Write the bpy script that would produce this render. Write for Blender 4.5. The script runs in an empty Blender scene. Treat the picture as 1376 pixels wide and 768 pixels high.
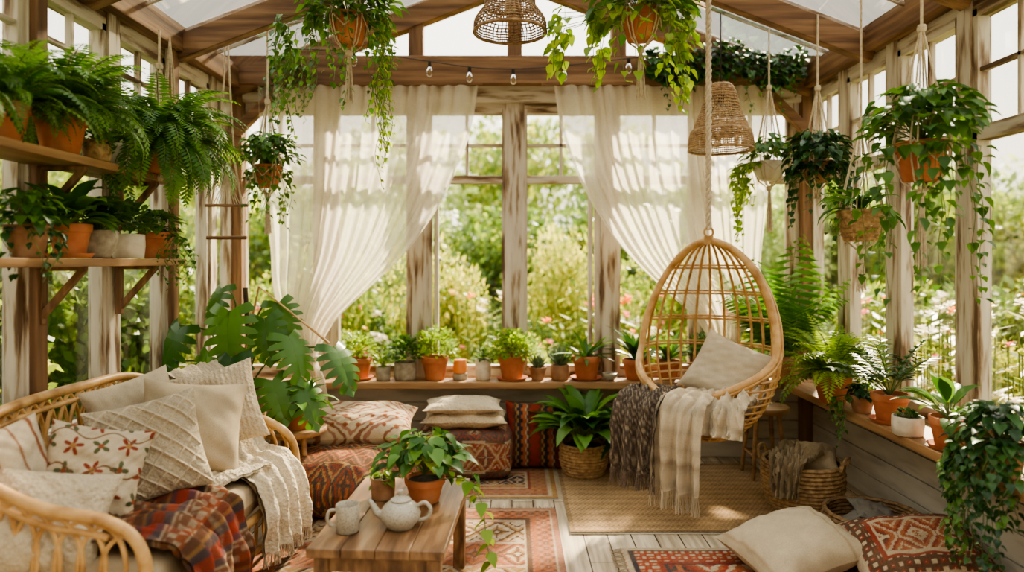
import bpy, math, random
import numpy as np
from mathutils import Vector, Matrix
R=random.Random(7)
pi=math.pi
sin,cos,rad=math.sin,math.cos,math.radians
V3=Vector
scn=bpy.context.scene
# ------------------------------------------------------------------ materials
def newmat(name):
    m=bpy.data.materials.new(name); m.use_nodes=True
    nt=m.node_tree; nt.nodes.clear()
    out=nt.nodes.new('ShaderNodeOutputMaterial')
    return m,nt,out
def N(nt,t,**k):
    n=nt.nodes.new(t)
    for a,b in k.items():
        if a in n.inputs: n.inputs[a].default_value=b
        else: setattr(n,a,b)
    return n
def c4(c): return (c[0],c[1],c[2],1)
def ramp(nt,stops):
    r=nt.nodes.new('ShaderNodeValToRGB'); e=r.color_ramp.elements
    while len(e)<len(stops): e.new(.5)
    for i,(p,c) in enumerate(stops): e[i].position=p; e[i].color=c4(c)
    return r
def pbr(name,stops,scale=(5,5,5),rough=.6,bump=0.,bscale=None,detail=6,metal=0,nscale=1.,spec=.5):
    m,nt,out=newmat(name); L=nt.links.new
    p=N(nt,'ShaderNodeBsdfPrincipled',Roughness=rough,Metallic=metal)
    p.inputs['Specular IOR Level'].default_value=spec
    tc=N(nt,'ShaderNodeTexCoord'); mp=N(nt,'ShaderNodeMapping'); mp.inputs['Scale'].default_value=scale
    L(tc.outputs['Object'],mp.inputs[0])
    no=N(nt,'ShaderNodeTexNoise',Scale=nscale,Detail=detail); L(mp.outputs[0],no.inputs['Vector'])
    r=ramp(nt,stops); L(no.outputs[0],r.inputs[0]); L(r.outputs[0],p.inputs['Base Color'])
    if bump:
        b=N(nt,'ShaderNodeBump',Strength=bump,Distance=.01)
        if bscale:
            n2=N(nt,'ShaderNodeTexNoise',Scale=bscale,Detail=4); L(tc.outputs['Object'],n2.inputs['Vector']); L(n2.outputs[0],b.inputs['Height'])
        else: L(no.outputs[0],b.inputs['Height'])
        L(b.outputs[0],p.inputs['Normal'])
    L(p.outputs[0],out.inputs[0]); return m
def leafmat(name,c1,c2,tr=.35,rough=.42,val=1.75):
    m,nt,out=newmat(name); L=nt.links.new
    a=N(nt,'ShaderNodeAttribute',attribute_name='rnd')
    r=ramp(nt,[(0,c1),(1,c2)]); L(a.outputs['Fac'],r.inputs[0])
    p=N(nt,'ShaderNodeBsdfPrincipled',Roughness=rough); p.inputs['Specular IOR Level'].default_value=.4
    L(r.outputs[0],p.inputs['Base Color'])
    h=N(nt,'ShaderNodeHueSaturation',Saturation=1.08,Value=val); h.inputs['Hue'].default_value=.482; L(r.outputs[0],h.inputs['Color'])
    t=N(nt,'ShaderNodeBsdfTranslucent'); L(h.outputs[0],t.inputs[0])
    x=N(nt,'ShaderNodeMixShader',Fac=tr); L(p.outputs[0],x.inputs[1]); L(t.outputs[0],x.inputs[2]); L(x.outputs[0],out.inputs[0])
    return m
def clothmat(name,rough=.95,bs=350,bstr=.5,kind='noise',tr=0):
    m,nt,out=newmat(name); L=nt.links.new
    a=N(nt,'ShaderNodeAttribute',attribute_name='col')
    tc=N(nt,'ShaderNodeTexCoord')
    no=N(nt,'ShaderNodeTexNoise',Scale=bs,Detail=2); L(tc.outputs['Object'],no.inputs['Vector'])
    no2=N(nt,'ShaderNodeTexNoise',Scale=9,Detail=4); L(tc.outputs['Object'],no2.inputs['Vector'])
    mx=N(nt,'ShaderNodeMix',data_type='RGBA',blend_type='MULTIPLY'); mx.inputs[0].default_value=.5
    r=ramp(nt,[(.3,(.5,.5,.5)),(.65,(1.1,1.1,1.1))]); L(no.outputs[0],r.inputs[0])
    L(a.outputs['Color'],mx.inputs[6]); L(r.outputs[0],mx.inputs[7])
    mx2=N(nt,'ShaderNodeMix',data_type='RGBA',blend_type='MULTIPLY'); mx2.inputs[0].default_value=.35
    r2=ramp(nt,[(.3,(.6,.6,.6)),(.65,(1.05,1.05,1.05))]); L(no2.outputs[0],r2.inputs[0])
    L(mx.outputs[2],mx2.inputs[6]); L(r2.outputs[0],mx2.inputs[7])
    p=N(nt,'ShaderNodeBsdfPrincipled',Roughness=rough); p.inputs['Specular IOR Level'].default_value=.15
    L(mx2.outputs[2],p.inputs['Base Color'])
    b=N(nt,'ShaderNodeBump',Strength=bstr,Distance=.006)
    if kind=='noise': L(no.outputs[0],b.inputs['Height'])
    else:
        vo=N(nt,'ShaderNodeTexVoronoi',Scale=bs*.25); L(tc.outputs['Object'],vo.inputs['Vector']); L(vo.outputs['Distance'],b.inputs['Height'])
    L(b.outputs[0],p.inputs['Normal']); L(p.outputs[0],out.inputs[0]); return m
def glassmat(name,tint,gl):
    m,nt,out=newmat(name); L=nt.links.new
    t=N(nt,'ShaderNodeBsdfTransparent',Color=c4(tint)); g=N(nt,'ShaderNodeBsdfGlossy',Roughness=.05)
    fr=N(nt,'ShaderNodeFresnel',IOR=1.45); mu=N(nt,'ShaderNodeMath',operation='MULTIPLY'); mu.inputs[1].default_value=gl
    L(fr.outputs[0],mu.inputs[0])
    x=N(nt,'ShaderNodeMixShader'); L(mu.outputs[0],x.inputs[0]); L(t.outputs[0],x.inputs[1]); L(g.outputs[0],x.inputs[2]); L(x.outputs[0],out.inputs[0]); return m
BR=[(.3,(.078,.038,.018)),(.5,(.19,.10,.047)),(.72,(.33,.195,.10))]
woodX=pbr('timber_x',BR,(1.5,22,22),.7,.5); woodY=pbr('timber_y',BR,(22,1.5,22),.7,.5); woodZ=pbr('timber_z',BR,(22,22,1.5),.7,.5)
PW=[(.36,(.125,.07,.037)),(.43,(.32,.24,.16)),(.5,(.51,.45,.365)),(.8,(.67,.615,.52))]
whiteZ=pbr('weathered_white_z',PW,(20,20,2.6),.65,.35); whiteX=pbr('weathered_white_x',PW,(2.6,20,20),.65,.35); whiteY=pbr('weathered_white_y',PW,(20,2.6,20),.65,.35)
SH=[(.3,(.16,.08,.036)),(.5,(.33,.185,.085)),(.75,(.48,.305,.155))]
sillX=pbr('sill_wood_x',SH,(1.5,20,20),.55,.3); sillY=pbr('sill_wood_y',SH,(20,1.5,20),.55,.3)
boardW=pbr('painted_board',[(.3,(.36,.315,.25)),(.5,(.53,.48,.40)),(.8,(.63,.58,.49))],(3,3,14),.6,.2)
tableW=pbr('table_wood',[(.3,(.06,.028,.013)),(.5,(.175,.09,.041)),(.72,(.32,.185,.09))],(26,2.2,9),.40,.35)
rattan=pbr('rattan',[(.3,(.32,.16,.052)),(.55,(.52,.31,.125)),(.8,(.66,.43,.205))],(14,14,14),.40,.15)
wicker=pbr('wicker_weave',[(.3,(.20,.115,.052)),(.55,(.41,.265,.13)),(.8,(.57,.40,.22))],(40,40,40),.7,.5)
wickerD=pbr('dark_wicker',[(.3,(.13,.072,.032)),(.55,(.29,.175,.085)),(.8,(.41,.27,.14))],(40,40,40),.7,.5)
terra=pbr('terracotta',[(.3,(.35,.11,.048)),(.55,(.49,.175,.078)),(.8,(.56,.30,.175))],(9,9,9),.85,.15)
terraD=pbr('aged_terracotta',[(.3,(.20,.10,.055)),(.55,(.36,.19,.10)),(.8,(.47,.34,.23))],(12,12,12),.85,.2)
ceram=pbr('cream_ceramic',[(.3,(.51,.445,.35)),(.6,(.67,.61,.51)),(.8,(.71,.66,.57))],(20,20,20),.35,.05)
concr=pbr('stone_planter',[(.3,(.24,.20,.15)),(.6,(.40,.35,.27)),(.8,(.53,.48,.39))],(25,25,25),.85,.3)
stonew=pbr('speckled_stoneware',[(.33,(.18,.14,.10)),(.40,(.37,.33,.265)),(.8,(.46,.42,.345))],(170,170,170),.3,.03,detail=2)
amber=pbr('amber_candle',[(.3,(.7,.2,.05)),(.7,(.82,.34,.12))],(9,9,9),.3)
soil=pbr('soil',[(.3,(.02,.012,.008)),(.7,(.07,.045,.03))],(60,60,60),.95,.6)
cord=pbr('cotton_cord',[(.3,(.46,.375,.265)),(.7,(.67,.585,.44))],(60,60,60),.9,.4)
metalD=pbr('dark_metal',[(.3,(.03,.025,.02)),(.7,(.06,.05,.04))],(9,9,9),.45,metal=.7)
stem=pbr('plant_stem',[(.3,(.08,.13,.03)),(.7,(.17,.21,.06))],(9,9,9),.6)
bark=pbr('bark',[(.3,(.05,.035,.02)),(.7,(.16,.11,.07))],(6,6,2),.9,.6)
grass=pbr('garden_grass',[(.3,(.06,.115,.025)),(.7,(.23,.30,.08))],(2,2,2),.9,.6)
Ldark=leafmat('leaf_dark',(.013,.05,.013),(.048,.13,.028),.22,.34)
Lmon=leafmat('leaf_monstera',(.022,.08,.015),(.085,.20,.032),.28,.30)
Lmid=leafmat('leaf_mid',(.031,.10,.017),(.115,.245,.039),.33)
Llime=leafmat('leaf_lime',(.12,.245,.025),(.30,.415,.062),.41)
Lfern=leafmat('leaf_fern',(.037,.12,.018),(.152,.31,.047),.38)
Lsage=leafmat('leaf_sage',(.09,.14,.08),(.22,.29,.16),.2)
Gar1=leafmat('garden_leaf_a',(.075,.15,.026),(.30,.38,.075),.42)
Gar2=leafmat('garden_leaf_b',(.22,.27,.045),(.58,.55,.14),.42)
Gar3=leafmat('garden_leaf_c',(.035,.085,.02),(.15,.235,.05),.4)
Gar4=leafmat('garden_leaf_haze_pale',(.17,.25,.08),(.44,.49,.22),.45)  # distance haze painted into the leaf colour, paler for far trees
petals={k:leafmat('petal_'+k,a,b_,.3) for k,a,b_ in [('pink',(.68,.17,.15),(.82,.40,.33)),('white',(.75,.7,.58),(.85,.82,.72)),('orange',(.78,.26,.06),(.82,.5,.16)),('yellow',(.7,.52,.10),(.85,.7,.25))]}
cloth=clothmat('woven_cloth'); knit=clothmat('chunky_knit',bs=260,bstr=.9,kind='v'); rugm=clothmat('wool_rug',bs=260,bstr=.7); linen=clothmat('linen',bs=420,bstr=.4)
Gwin=glassmat('window_glass',(.985,.985,.975),.3); Groof=glassmat('roof_glass',(.86,.89,.88),.8); Gbulb=glassmat('bulb_glass',(.95,.9,.8),1.5)
# sheer curtain
sheer,nt,out=newmat('sheer_curtain'); L=nt.links.new
tcn=N(nt,'ShaderNodeTexCoord'); wv=N(nt,'ShaderNodeTexNoise',Scale=260); L(tcn.outputs['Object'],wv.inputs['Vector'])
d=N(nt,'ShaderNodeBsdfDiffuse',Color=(.80,.75,.66,1)); t=N(nt,'ShaderNodeBsdfTranslucent',Color=(.95,.90,.80,1)); tp=N(nt,'ShaderNodeBsdfTransparent')
x1=N(nt,'ShaderNodeMixShader',Fac=.66); L(d.outputs[0],x1.inputs[1]); L(t.outputs[0],x1.inputs[2])
x2=N(nt,'ShaderNodeMixShader'); rr=ramp(nt,[(.35,(.60,.60,.60)),(.65,(.80,.80,.80))]); L(wv.outputs[0],rr.inputs[0]); L(rr.outputs[0],x2.inputs[0])
L(tp.outputs[0],x2.inputs[1]); L(x1.outputs[0],x2.inputs[2]); L(x2.outputs[0],out.inputs[0])
# floor planks
floorm,nt,out=newmat('whitewashed_planks'); L=nt.links.new
tcn=N(nt,'ShaderNodeTexCoord'); mp=N(nt,'ShaderNodeMapping'); mp.inputs['Rotation'].default_value=(0,0,pi/2); L(tcn.outputs['Object'],mp.inputs[0])
bk=N(nt,'ShaderNodeTexBrick'); L(mp.outputs[0],bk.inputs[0])
for k,v in {'Color1':(.50,.41,.30,1),'Color2':(.66,.57,.44,1),'Mortar':(.08,.05,.03,1),'Scale':1.,'Mortar Size':.004,'Brick Width':1.7,'Row Height':.13}.items(): bk.inputs[k].default_value=v
mp2=N(nt,'ShaderNodeMapping'); mp2.inputs['Scale'].default_value=(30,2,30); L(tcn.outputs['Object'],mp2.inputs[0])
no=N(nt,'ShaderNodeTexNoise',Scale=1,Detail=8); L(mp2.outputs[0],no.inputs['Vector']); r=ramp(nt,[(.3,(.42,.35,.28)),(.6,(1.05,1.02,.96))]); L(no.outputs[0],r.inputs[0])
mx=N(nt,'ShaderNodeMix',data_type='RGBA',blend_type='MULTIPLY'); mx.inputs[0].default_value=.85; L(bk.outputs[0],mx.inputs[6]); L(r.outputs[0],mx.inputs[7])
p=N(nt,'ShaderNodeBsdfPrincipled',Roughness=.5); L(mx.outputs[2],p.inputs['Base Color']); bp=N(nt,'ShaderNodeBump',Strength=.3,Distance=.005); L(no.outputs[0],bp.inputs['Height']); L(bp.outputs[0],p.inputs['Normal']); L(p.outputs[0],out.inputs[0])

# ------------------------------------------------------------------ mesh builder
class B:
    def __init__(s): s.v=[];s.f=[];s.m=[];s.r=[];s.c=[];s.mats=[];s.s=[]
    def add(s,verts,faces,mat,rnd=.5,col=None,smooth=True):
        o=len(s.v); s.v.extend(verts)
        if mat not in s.mats: s.mats.append(mat)
        k=s.mats.index(mat)
        s.f.extend([tuple(i+o for i in f) for f in faces]); s.m.extend([k]*len(faces)); s.s.extend([smooth]*len(faces))
        s.r.extend([rnd]*len(verts))
        if col is None: s.c.extend([(.7,.65,.55)]*len(verts))
        elif isinstance(col,tuple): s.c.extend([col]*len(verts))
        else: s.c.extend(col)
def make(b,name,loc=(0,0,0),rotz=0,bevel=0,clamp=True,sharp=50):
    me=bpy.data.meshes.new(name)
    co=np.array([tuple(v) for v in b.v],dtype=float)
    if clamp:
        cz,sz=cos(rotz),sin(rotz)
        wx=co[:,0]*cz-co[:,1]*sz+loc[0]; wy=co[:,0]*sz+co[:,1]*cz+loc[1]
        wx=np.clip(wx,-2.045,2.19); wy=np.minimum(wy,5.16)
        wx-=loc[0]; wy-=loc[1]
        co[:,0]=wx*cz+wy*sz; co[:,1]=-wx*sz+wy*cz
    me.from_pydata(co.tolist(),[],b.f)
    for m in b.mats: me.materials.append(m)
    me.polygons.foreach_set('material_index',b.m); me.polygons.foreach_set('use_smooth',b.s)
    a=me.attributes.new('rnd','FLOAT','POINT'); a.data.foreach_set('value',b.r)
    a=me.attributes.new('col','FLOAT_COLOR','POINT')
    cc=np.ones((len(b.v),4)); cc[:,:3]=np.array([tuple(c) for c in b.c]); a.data.foreach_set('color',cc.ravel())
    me.update()
    if sharp:
        try: me.set_sharp_from_angle(angle=rad(sharp))
        except Exception: pass
    o=bpy.data.objects.new(name,me); o.location=loc; o.rotation_euler=(0,0,rotz)
    scn.collection.objects.link(o)
    if bevel:
        md=o.modifiers.new('bevel','BEVEL'); md.width=bevel; md.segments=2; md.limit_method='ANGLE'
    return o
def box(b,c,s,mat,M=None,rnd=.5):
    x,y,z=s[0]/2,s[1]/2,s[2]/2
    vs=[V3((i*x,j*y,k*z)) for i in(-1,1) for j in(-1,1) for k in(-1,1)]
    if M is not None: vs=[M@v for v in vs]
    vs=[v+V3(c) for v in vs]
    b.add(vs,[(0,1,3,2),(4,6,7,5),(0,4,5,1),(2,3,7,6),(0,2,6,4),(1,5,7,3)],mat,rnd,smooth=False)
def beam(b,p1,p2,w,h,mat):
    p1,p2=V3(p1),V3(p2); d=(p2-p1); l=d.length; d.normalize()
    ref=V3((0,0,1)) if abs(d.z)<.95 else V3((0,1,0))
    sd=d.cross(ref).normalized(); up=sd.cross(d)
    M=Matrix((d,sd,up)).transposed()
    box(b,(p1+p2)/2,(l,w,h),mat,M)
def cr(pts,n=6,closed=False):
    P=[V3(p) for p in pts]; out=[]; k=len(P)
    rng=range(k) if closed else range(k-1)
    for i in rng:
        if closed: a,b_,c,d_=P[(i-1)%k],P[i],P[(i+1)%k],P[(i+2)%k]
        else: a,b_,c,d_=P[max(i-1,0)],P[i],P[i+1],P[min(i+2,k-1)]
        for j in range(n):
            t=j/n; out.append(.5*((2*b_)+(c-a)*t+(2*a-5*b_+4*c-d_)*t*t+(3*b_-a-3*c+d_)*t**3))
    if not closed: out.append(P[-1])
    return out
def tube(b,pts,r,mat,sides=6,closed=False,rnd=.5,col=None,cap=True):
    P=[V3(p) for p in pts]; n=len(P)
    if n<2: return
    vs=[];T0=None;nr=None
    for i in range(n):
        if closed: T=(P[(i+1)%n]-P[i-1])
        else: T=P[min(i+1,n-1)]-P[max(i-1,0)]
        if T.length<1e-9: T=V3((0,0,1))
        T.normalize()
        if nr is None:
            ref=V3((0,0,1)) if abs(T.z)<.9 else V3((1,0,0)); nr=T.cross(ref).normalized()
        else:
            nr=(nr-T*nr.dot(T)); nr=nr.normalized() if nr.length>1e-6 else T.orthogonal().normalized()
        bn=T.cross(nr); ri=r[i] if isinstance(r,(list,tuple)) else r
        for k in range(sides):
            a=2*pi*k/sides; vs.append(P[i]+nr*(ri*cos(a))+bn*(ri*sin(a)))
    fs=[]
    for i in range(n if closed else n-1):
        j=(i+1)%n
        for k in range(sides):
            k2=(k+1)%sides; fs.append((i*sides+k,i*sides+k2,j*sides+k2,j*sides+k))
    if cap and not closed: fs.append(tuple(range(sides))[::-1]); fs.append(tuple((n-1)*sides+k for k in range(sides)))
    b.add(vs,fs,mat,rnd,col)
def lathe(b,prof,mat,c=(0,0,0),n=28,rnd=.5,sx=1,sy=1):
    vs=[];fs=[]
    for (r_,z) in prof:
        for k in range(n):
            a=2*pi*k/n; vs.append((c[0]+r_*cos(a)*sx,c[1]+r_*sin(a)*sy,c[2]+z))
    for i in range(len(prof)-1):
        for k in range(n):
            k2=(k+1)%n; fs.append((i*n+k,i*n+k2,(i+1)*n+k2,(i+1)*n+k))
    b.add(vs,fs,mat,rnd)
def gridP(b,P,mat,C=None,rnd=.5,flip=False,col=None):
    a,c=P.shape[:2]; idx=np.arange(a*c).reshape(a,c)
    F=np.stack([idx[:-1,:-1],idx[1:,:-1],idx[1:,1:],idx[:-1,1:]],-1).reshape(-1,4)
    if flip: F=F[:,::-1]
    b.add([tuple(v) for v in P.reshape(-1,3).tolist()],[tuple(f) for f in F.tolist()],mat,rnd,[tuple(q) for q in C.reshape(-1,3).tolist()] if C is not None else col)
def wr(U,V,seed,k=3,n=7):
    g=np.random.RandomState(seed); o=np.zeros_like(U)
    for i in range(n): o+=np.sin(g.uniform(-1,1)*k*(1+i*.5)*U+g.uniform(-1,1)*k*(1+i*.5)*V+g.uniform(0,6.3))/(1+i*.6)
    return o/3
def frame(loc,n,up=(0,0,1),roll=0):
    n=V3(n).normalized(); up=V3(up); x=up.cross(n).normalized(); y=n.cross(x)
    M=Matrix((x,y,n)).transposed().to_4x4()
    return Matrix.Translation(V3(loc))@M@Matrix.Rotation(rad(roll),4,'Z')
def xf(P,M):
    A=np.array(M); return P@A[:3,:3].T+A[:3,3]
# ---------------- patterns
CR=np.array((.51,.40,.27)); RED=np.array((.26,.042,.024)); RUST=np.array((.37,.115,.048)); NAVY=np.array((.042,.038,.045)); OCH=np.array((.40,.225,.082)); BRN=np.array((.105,.05,.029)); ROSE=np.array((.39,.175,.11))
def kilim(U,V,w,l,pal,seed=0,q=.010,cell=.3,border=True):
    U=np.round(U/q)*q; V=np.round(V/q)*q
    e=np.minimum(w/2-np.abs(U),l/2-np.abs(V)); pal=np.array(pal); n=len(pal)
    row=np.floor(V/(cell*1.3)+.5).astype(int)
    Us=U+(row%2)*cell*.5
    a=np.abs(((Us/cell+.5)%1)-.5)*2; b_=np.abs(((V/(cell*1.3)+.5)%1)-.5)*2
    dd=a+b_; tooth=.06*(np.abs(((U/.04)%1)-.5)+np.abs(((V/.04)%1)-.5))
    k=np.floor((dd+tooth)*5.5).astype(int); col=np.floor(Us/cell+.5).astype(int)
    C=pal[(k*2+row+col*(k<4))%n].astype(float)
    star=(np.minimum(a,b_)<.07)&(dd<.62)&(dd>.12); C[star]=pal[(row[star]+4)%n]
    cor=(dd>1.55); C[cor]=pal[(row[cor]+2)%n]
    band=(np.abs(b_-.97)<.05); C[band]=pal[(col[band]*3+1)%n]
    if border:
        bw=min(.20,.28*min(w,l)); bd=e<bw
        z=np.floor((np.abs((((U+V)/.07)%1)-.5)+np.abs((((U-V)/.07)%1)-.5))*3.2).astype(int)
        C[bd]=pal[(z[bd]*2+1)%n]
        for lo,hi,ci in ((.92,1.0,4),(.80,.92,0),(.70,.74,3),(.18,.25,4),(0,.18,1)):
            m=(e>=lo*bw)&(e<hi*bw); C[m]=pal[ci%n]
    f=(np.clip(wr(U*7,V*7,seed+3)*.6+.4,0,1))[...,None]*.28+.04
    C=C*(1-f)+np.array((.33,.235,.15))*f
    g=np.random.RandomState(seed); C=C*(1+.3*(g.rand(*U.shape)-.5))[...,None]
    return np.clip(C,0,1)
def plain(c):
    return lambda U,V:np.ones(U.shape+(3,))*np.array(c)
def stripes(U,V,cols,ws):
    tot=sum(ws); p=(U%tot); C=np.zeros(U.shape+(3,)); acc=0
    for c,w in zip(cols,ws):
        C[(p>=acc)&(p<acc+w)]=c; acc+=w
    return C
# ---------------- cloth objects
def pillow(b,w,h,t,M,mat,colfn,n=44,seed=0,disp=None,sag=.014):
    u=np.linspace(-1,1,n+1); U,V=np.meshgrid(u,u,indexing='ij')
    X=U*w/2*(1-.09*(1-V**2)*U**2); Y=V*h/2*(1-.09*(1-U**2)*V**2)
    T=np.clip((1-U**4)*(1-V**4),0,1)**.6
    for sg in (1,-1):
        cr_=np.abs(np.sin(np.arctan2(V,U)*7+seed))*np.clip(U**2+V**2-.5,0,1)*.010
        Z=t/2*T*(1-.12*(U**2+V**2))+(wr(U*2.8,V*2.8,seed+(sg>0)*5)*sag-cr_)*T**.5
        if disp is not None: Z=Z+disp(U*w/2,V*h/2)*T**.4
        P=np.stack([X,Y,Z*sg],-1)
        gridP(b,xf(P,M),mat,colfn(U*w/2,V*h/2),flip=(sg<0))
def drape(b,path,wd,width,mat,colfn,seed=0,amp=.012,nw=40,n=8,fr=0,frc=(.55,.46,.34),skew=0,thick=.008,endw=1.,fold=0,nf=5):
    P=cr(path,n); m=len(P); wd=V3(wd).normalized()
    A=np.array([tuple(p) for p in P]); T=np.gradient(A,axis=0); T/=np.linalg.norm(T,axis=1)[:,None]
    nn=np.cross(T,np.array(wd)); nn/=np.linalg.norm(nn,axis=1)[:,None]
    if nn[m//3][2]<0: nn=-nn
    s=np.linspace(-.5,.5,nw+1); t=np.linspace(0,1,m)
    TT,SS=np.meshgrid(t,s,indexing='ij')
    wdt=width*(1+(endw-1)*TT)
    ln=np.concatenate([[0],np.cumsum(np.linalg.norm(np.diff(A,axis=0),axis=1))])
    off=np.abs(wr(SS*9,TT*7,seed))*amp*1.5+fold*(np.sin(SS*nf*2*pi+seed+np.sin(TT*4+seed))*.5+.5)*(.35+.65*TT)
    G=A[:,None,:]+np.array(wd)[None,None,:]*(SS*wdt+skew*np.sin(SS*7+seed)*TT)[...,None]+nn[:,None,:]*(off+.004)[...,None]
    C=colfn(np.repeat(ln[:,None],nw+1,1),SS*width)
    gridP(b,G,mat,C); gridP(b,G-nn[:,None,:]*thick,mat,C,flip=True)
    if fr:
        for j in range(0,nw*2+1):
            q=j/2; i0=int(q); i1=min(i0+1,nw); p=V3(G[-1,i0])*(1-(q-i0))+V3(G[-1,i1])*(q-i0)
            d=V3((R.uniform(-.15,.15),R.uniform(-.15,.15),-1))
            tube(b,[p,p+d*fr*.5,p+d*fr+V3((R.uniform(-.006,.006),R.uniform(-.006,.006),0))],.0022,mat,3,col=frc)
def rug(name,cx,cy,w,l,colfn,rot=0,fringe='y',dx=.009,th=.012,z0=0,fc=(.48,.39,.28)):
    b=B(); nx,ny=int(w/dx),int(l/dx)
    x=np.linspace(-w/2,w/2,nx+1); y=np.linspace(-l/2,l/2,ny+1); X,Y=np.meshgrid(x,y,indexing='ij')
    Z=th+wr(X*4,Y*4,5)*.0015+z0
    C=colfn(X,Y); gridP(b,np.stack([X,Y,Z],-1),rugm,C)
    box(b,(0,0,th/2-.001+z0),(w-.002,l-.002,th-.006),rugm)
    if fringe:
        nf=int((w if fringe=='y' else l)/.011)
        for sg in(-1,1):
            for i in range(nf):
                q=((i+.5)/nf-.5)
                if fringe=='y': p=V3((q*w,sg*l/2,th*.8+z0)); e=p+V3((R.uniform(-.01,.01),sg*R.uniform(.04,.06),-th*.6))
                else: p=V3((sg*w/2,q*l,th*.8+z0)); e=p+V3((sg*R.uniform(.04,.06),R.uniform(-.01,.01),-th*.6))
                tube(b,[p,e],.0022,rugm,3,col=fc,cap=False)
    return make(b,name,(cx,cy,0),rot,clamp=False)
# ------------------------------------------------------------------ foliage
PROF={'heart':[.45,1,.93,.68,.36,0],'ell':[.06,.7,1,.92,.55,0],'lance':[.25,.8,1,.85,.5,0],'strap':[.6,.9,1,.85,.55,0]}
def leaf(b,mat,p,d,n,L,W,prof='heart',droop=.5,fold=.3):
    pr=PROF[prof]; seg=5; p=V3(p); d=V3(d).normalized(); n=V3(n); sd=d.cross(n)
    if sd.length<1e-4: sd=d.orthogonal()
    sd.normalize(); n=sd.cross(d); vs=[]; cf,sf=cos(fold),sin(fold); st=L/seg; a=droop/seg
    pos=p.copy(); ca,sa=cos(a),sin(a)
    for i in range(seg+1):
        w=W*.5*pr[i]
        vs+= [pos+sd*(w*cf)+n*(w*sf),pos.copy(),pos-sd*(w*cf)+n*(w*sf)]
        d,n=d*ca-n*sa,n*ca+d*sa
        pos=pos+d*st
    fs=[]
    for i in range(seg):
        o=i*3; fs+=[(o,o+1,o+4,o+3),(o+1,o+2,o+5,o+4)]
    b.add(vs,fs,mat,R.random())
def sph(az,el): return V3((cos(az)*cos(el),sin(az)*cos(el),sin(el)))
UP=V3((0,0,1))
def f_fern(b,p,n,L,mat=None,up=(5,80),droop=2.0,lw=.15,seg=20,az0=0,az1=2*pi,ldroop=.2,wd=.46):
    mat=mat or Lfern
    for i in range(n):
        az=R.uniform(az0,az1); e=rad(R.uniform(*up)); l=L*R.uniform(.65,1.1); pos=V3(p)+sph(az,0)*.02; st=l/seg; rn=R.random(); pts=[]; dr=droop*R.uniform(.7,1.2); sa=V3((-sin(az),cos(az),0))
        for k in range(seg+1):
            t=k/seg; d=sph(az,e); pts.append(pos.copy())
            if k>1:
                ll=l*lw*(sin(pi*(t*.86+.12)))**.8; w=st*wd
                for sg in (1,-1):
                    dd=(sa*sg+d*.4-UP*ldroop).normalized()
                    q=pos+d*(st*.5*(sg>0))
                    b.add([q,q+dd*ll*.4+d*w,q+dd*ll,q+dd*ll*.4-d*w],[(0,1,2,3)],mat,min(1,max(0,rn+R.uniform(-.2,.2))))
            pos=pos+d*st; e-=dr/seg*(.4+1.2*t)
        tube(b,pts[::3],.0022,stem,3,cap=False)
def f_trail(b,start,az,length,mat,ls,out=.1,step=.05,prof='heart',wig=.02):
    p=V3(start); pts=[p.copy()]; o=sph(az,0)
    n=max(3,int(length/step)); ph=R.uniform(0,6)
    for i in range(n):
        t=(i+1)/n
        if i<2: p=p+o*out*.5+UP*(.01 if i==0 else -.02)
        else: p=p+V3((sin(ph+i*.8)*wig,cos(ph+i*.7)*wig,-step))
        pts.append(p.copy())
        a2=az+R.uniform(-1.5,1.5); s=ls*R.uniform(.6,1.1)*(1-.35*t)
        dd=(sph(a2,0)*.7+UP*R.uniform(-.9,-.1)).normalized(); q=p+dd*s*.35
        leaf(b,mat,q,dd,(sph(a2,0)*.5+UP*.8),s,s*.8,prof,R.uniform(.2,.8))
        if R.random()<.45:
            dd=sph(az+R.uniform(-2,2),R.uniform(-1,.2)); leaf(b,mat,p+dd*s*.3,dd,UP,s*.8,s*.65,prof)
    tube(b,pts,.002,stem,3,cap=False)
def f_dome(b,p,rd,n,mat,ls,prof='heart',flat=.8,ratio=.8,lo=-.5):
    p=V3(p)
    for i in range(n):
        az=R.uniform(0,2*pi); el=R.uniform(lo,1.45); q=sph(az,el)*rd*R.uniform(.5,1.0); q.z*=flat; q=p+q+UP*rd*.25
        s=ls*R.uniform(.65,1.15); dd=(sph(az,0)*.9+UP*R.uniform(-.7,.3)).normalized()
        leaf(b,mat,q,dd,(UP+sph(az,0)*.4),s,s*ratio,prof,R.uniform(.2,.9))
        if i%3==0: tube(b,[p,(p+q)/2+UP*.02,q],.0018,stem,3,cap=False)
def f_broad(b,p,n,L,W,mat,up=(25,85),prof='ell',droop=1.1,stemf=.35):
    p=V3(p)
    for i in range(n):
        az=2*pi*i*.618+R.uniform(-.3,.3); e=rad(R.uniform(*up)); l=L*R.uniform(.7,1.1); d=sph(az,e)
        q=p+d*l*stemf; 
        if stemf: tube(b,[p,p+d*l*stemf*.5+UP*.005,q],.003,stem,4,cap=False)
        nrm=UP if e<1.2 else -sph(az,0)
        leaf(b,mat,q,d,nrm-sph(az,0)*.3,l*(1-stemf*.4),W*R.uniform(.8,1.15),prof,droop*R.uniform(.7,1.3),.35)
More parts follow.
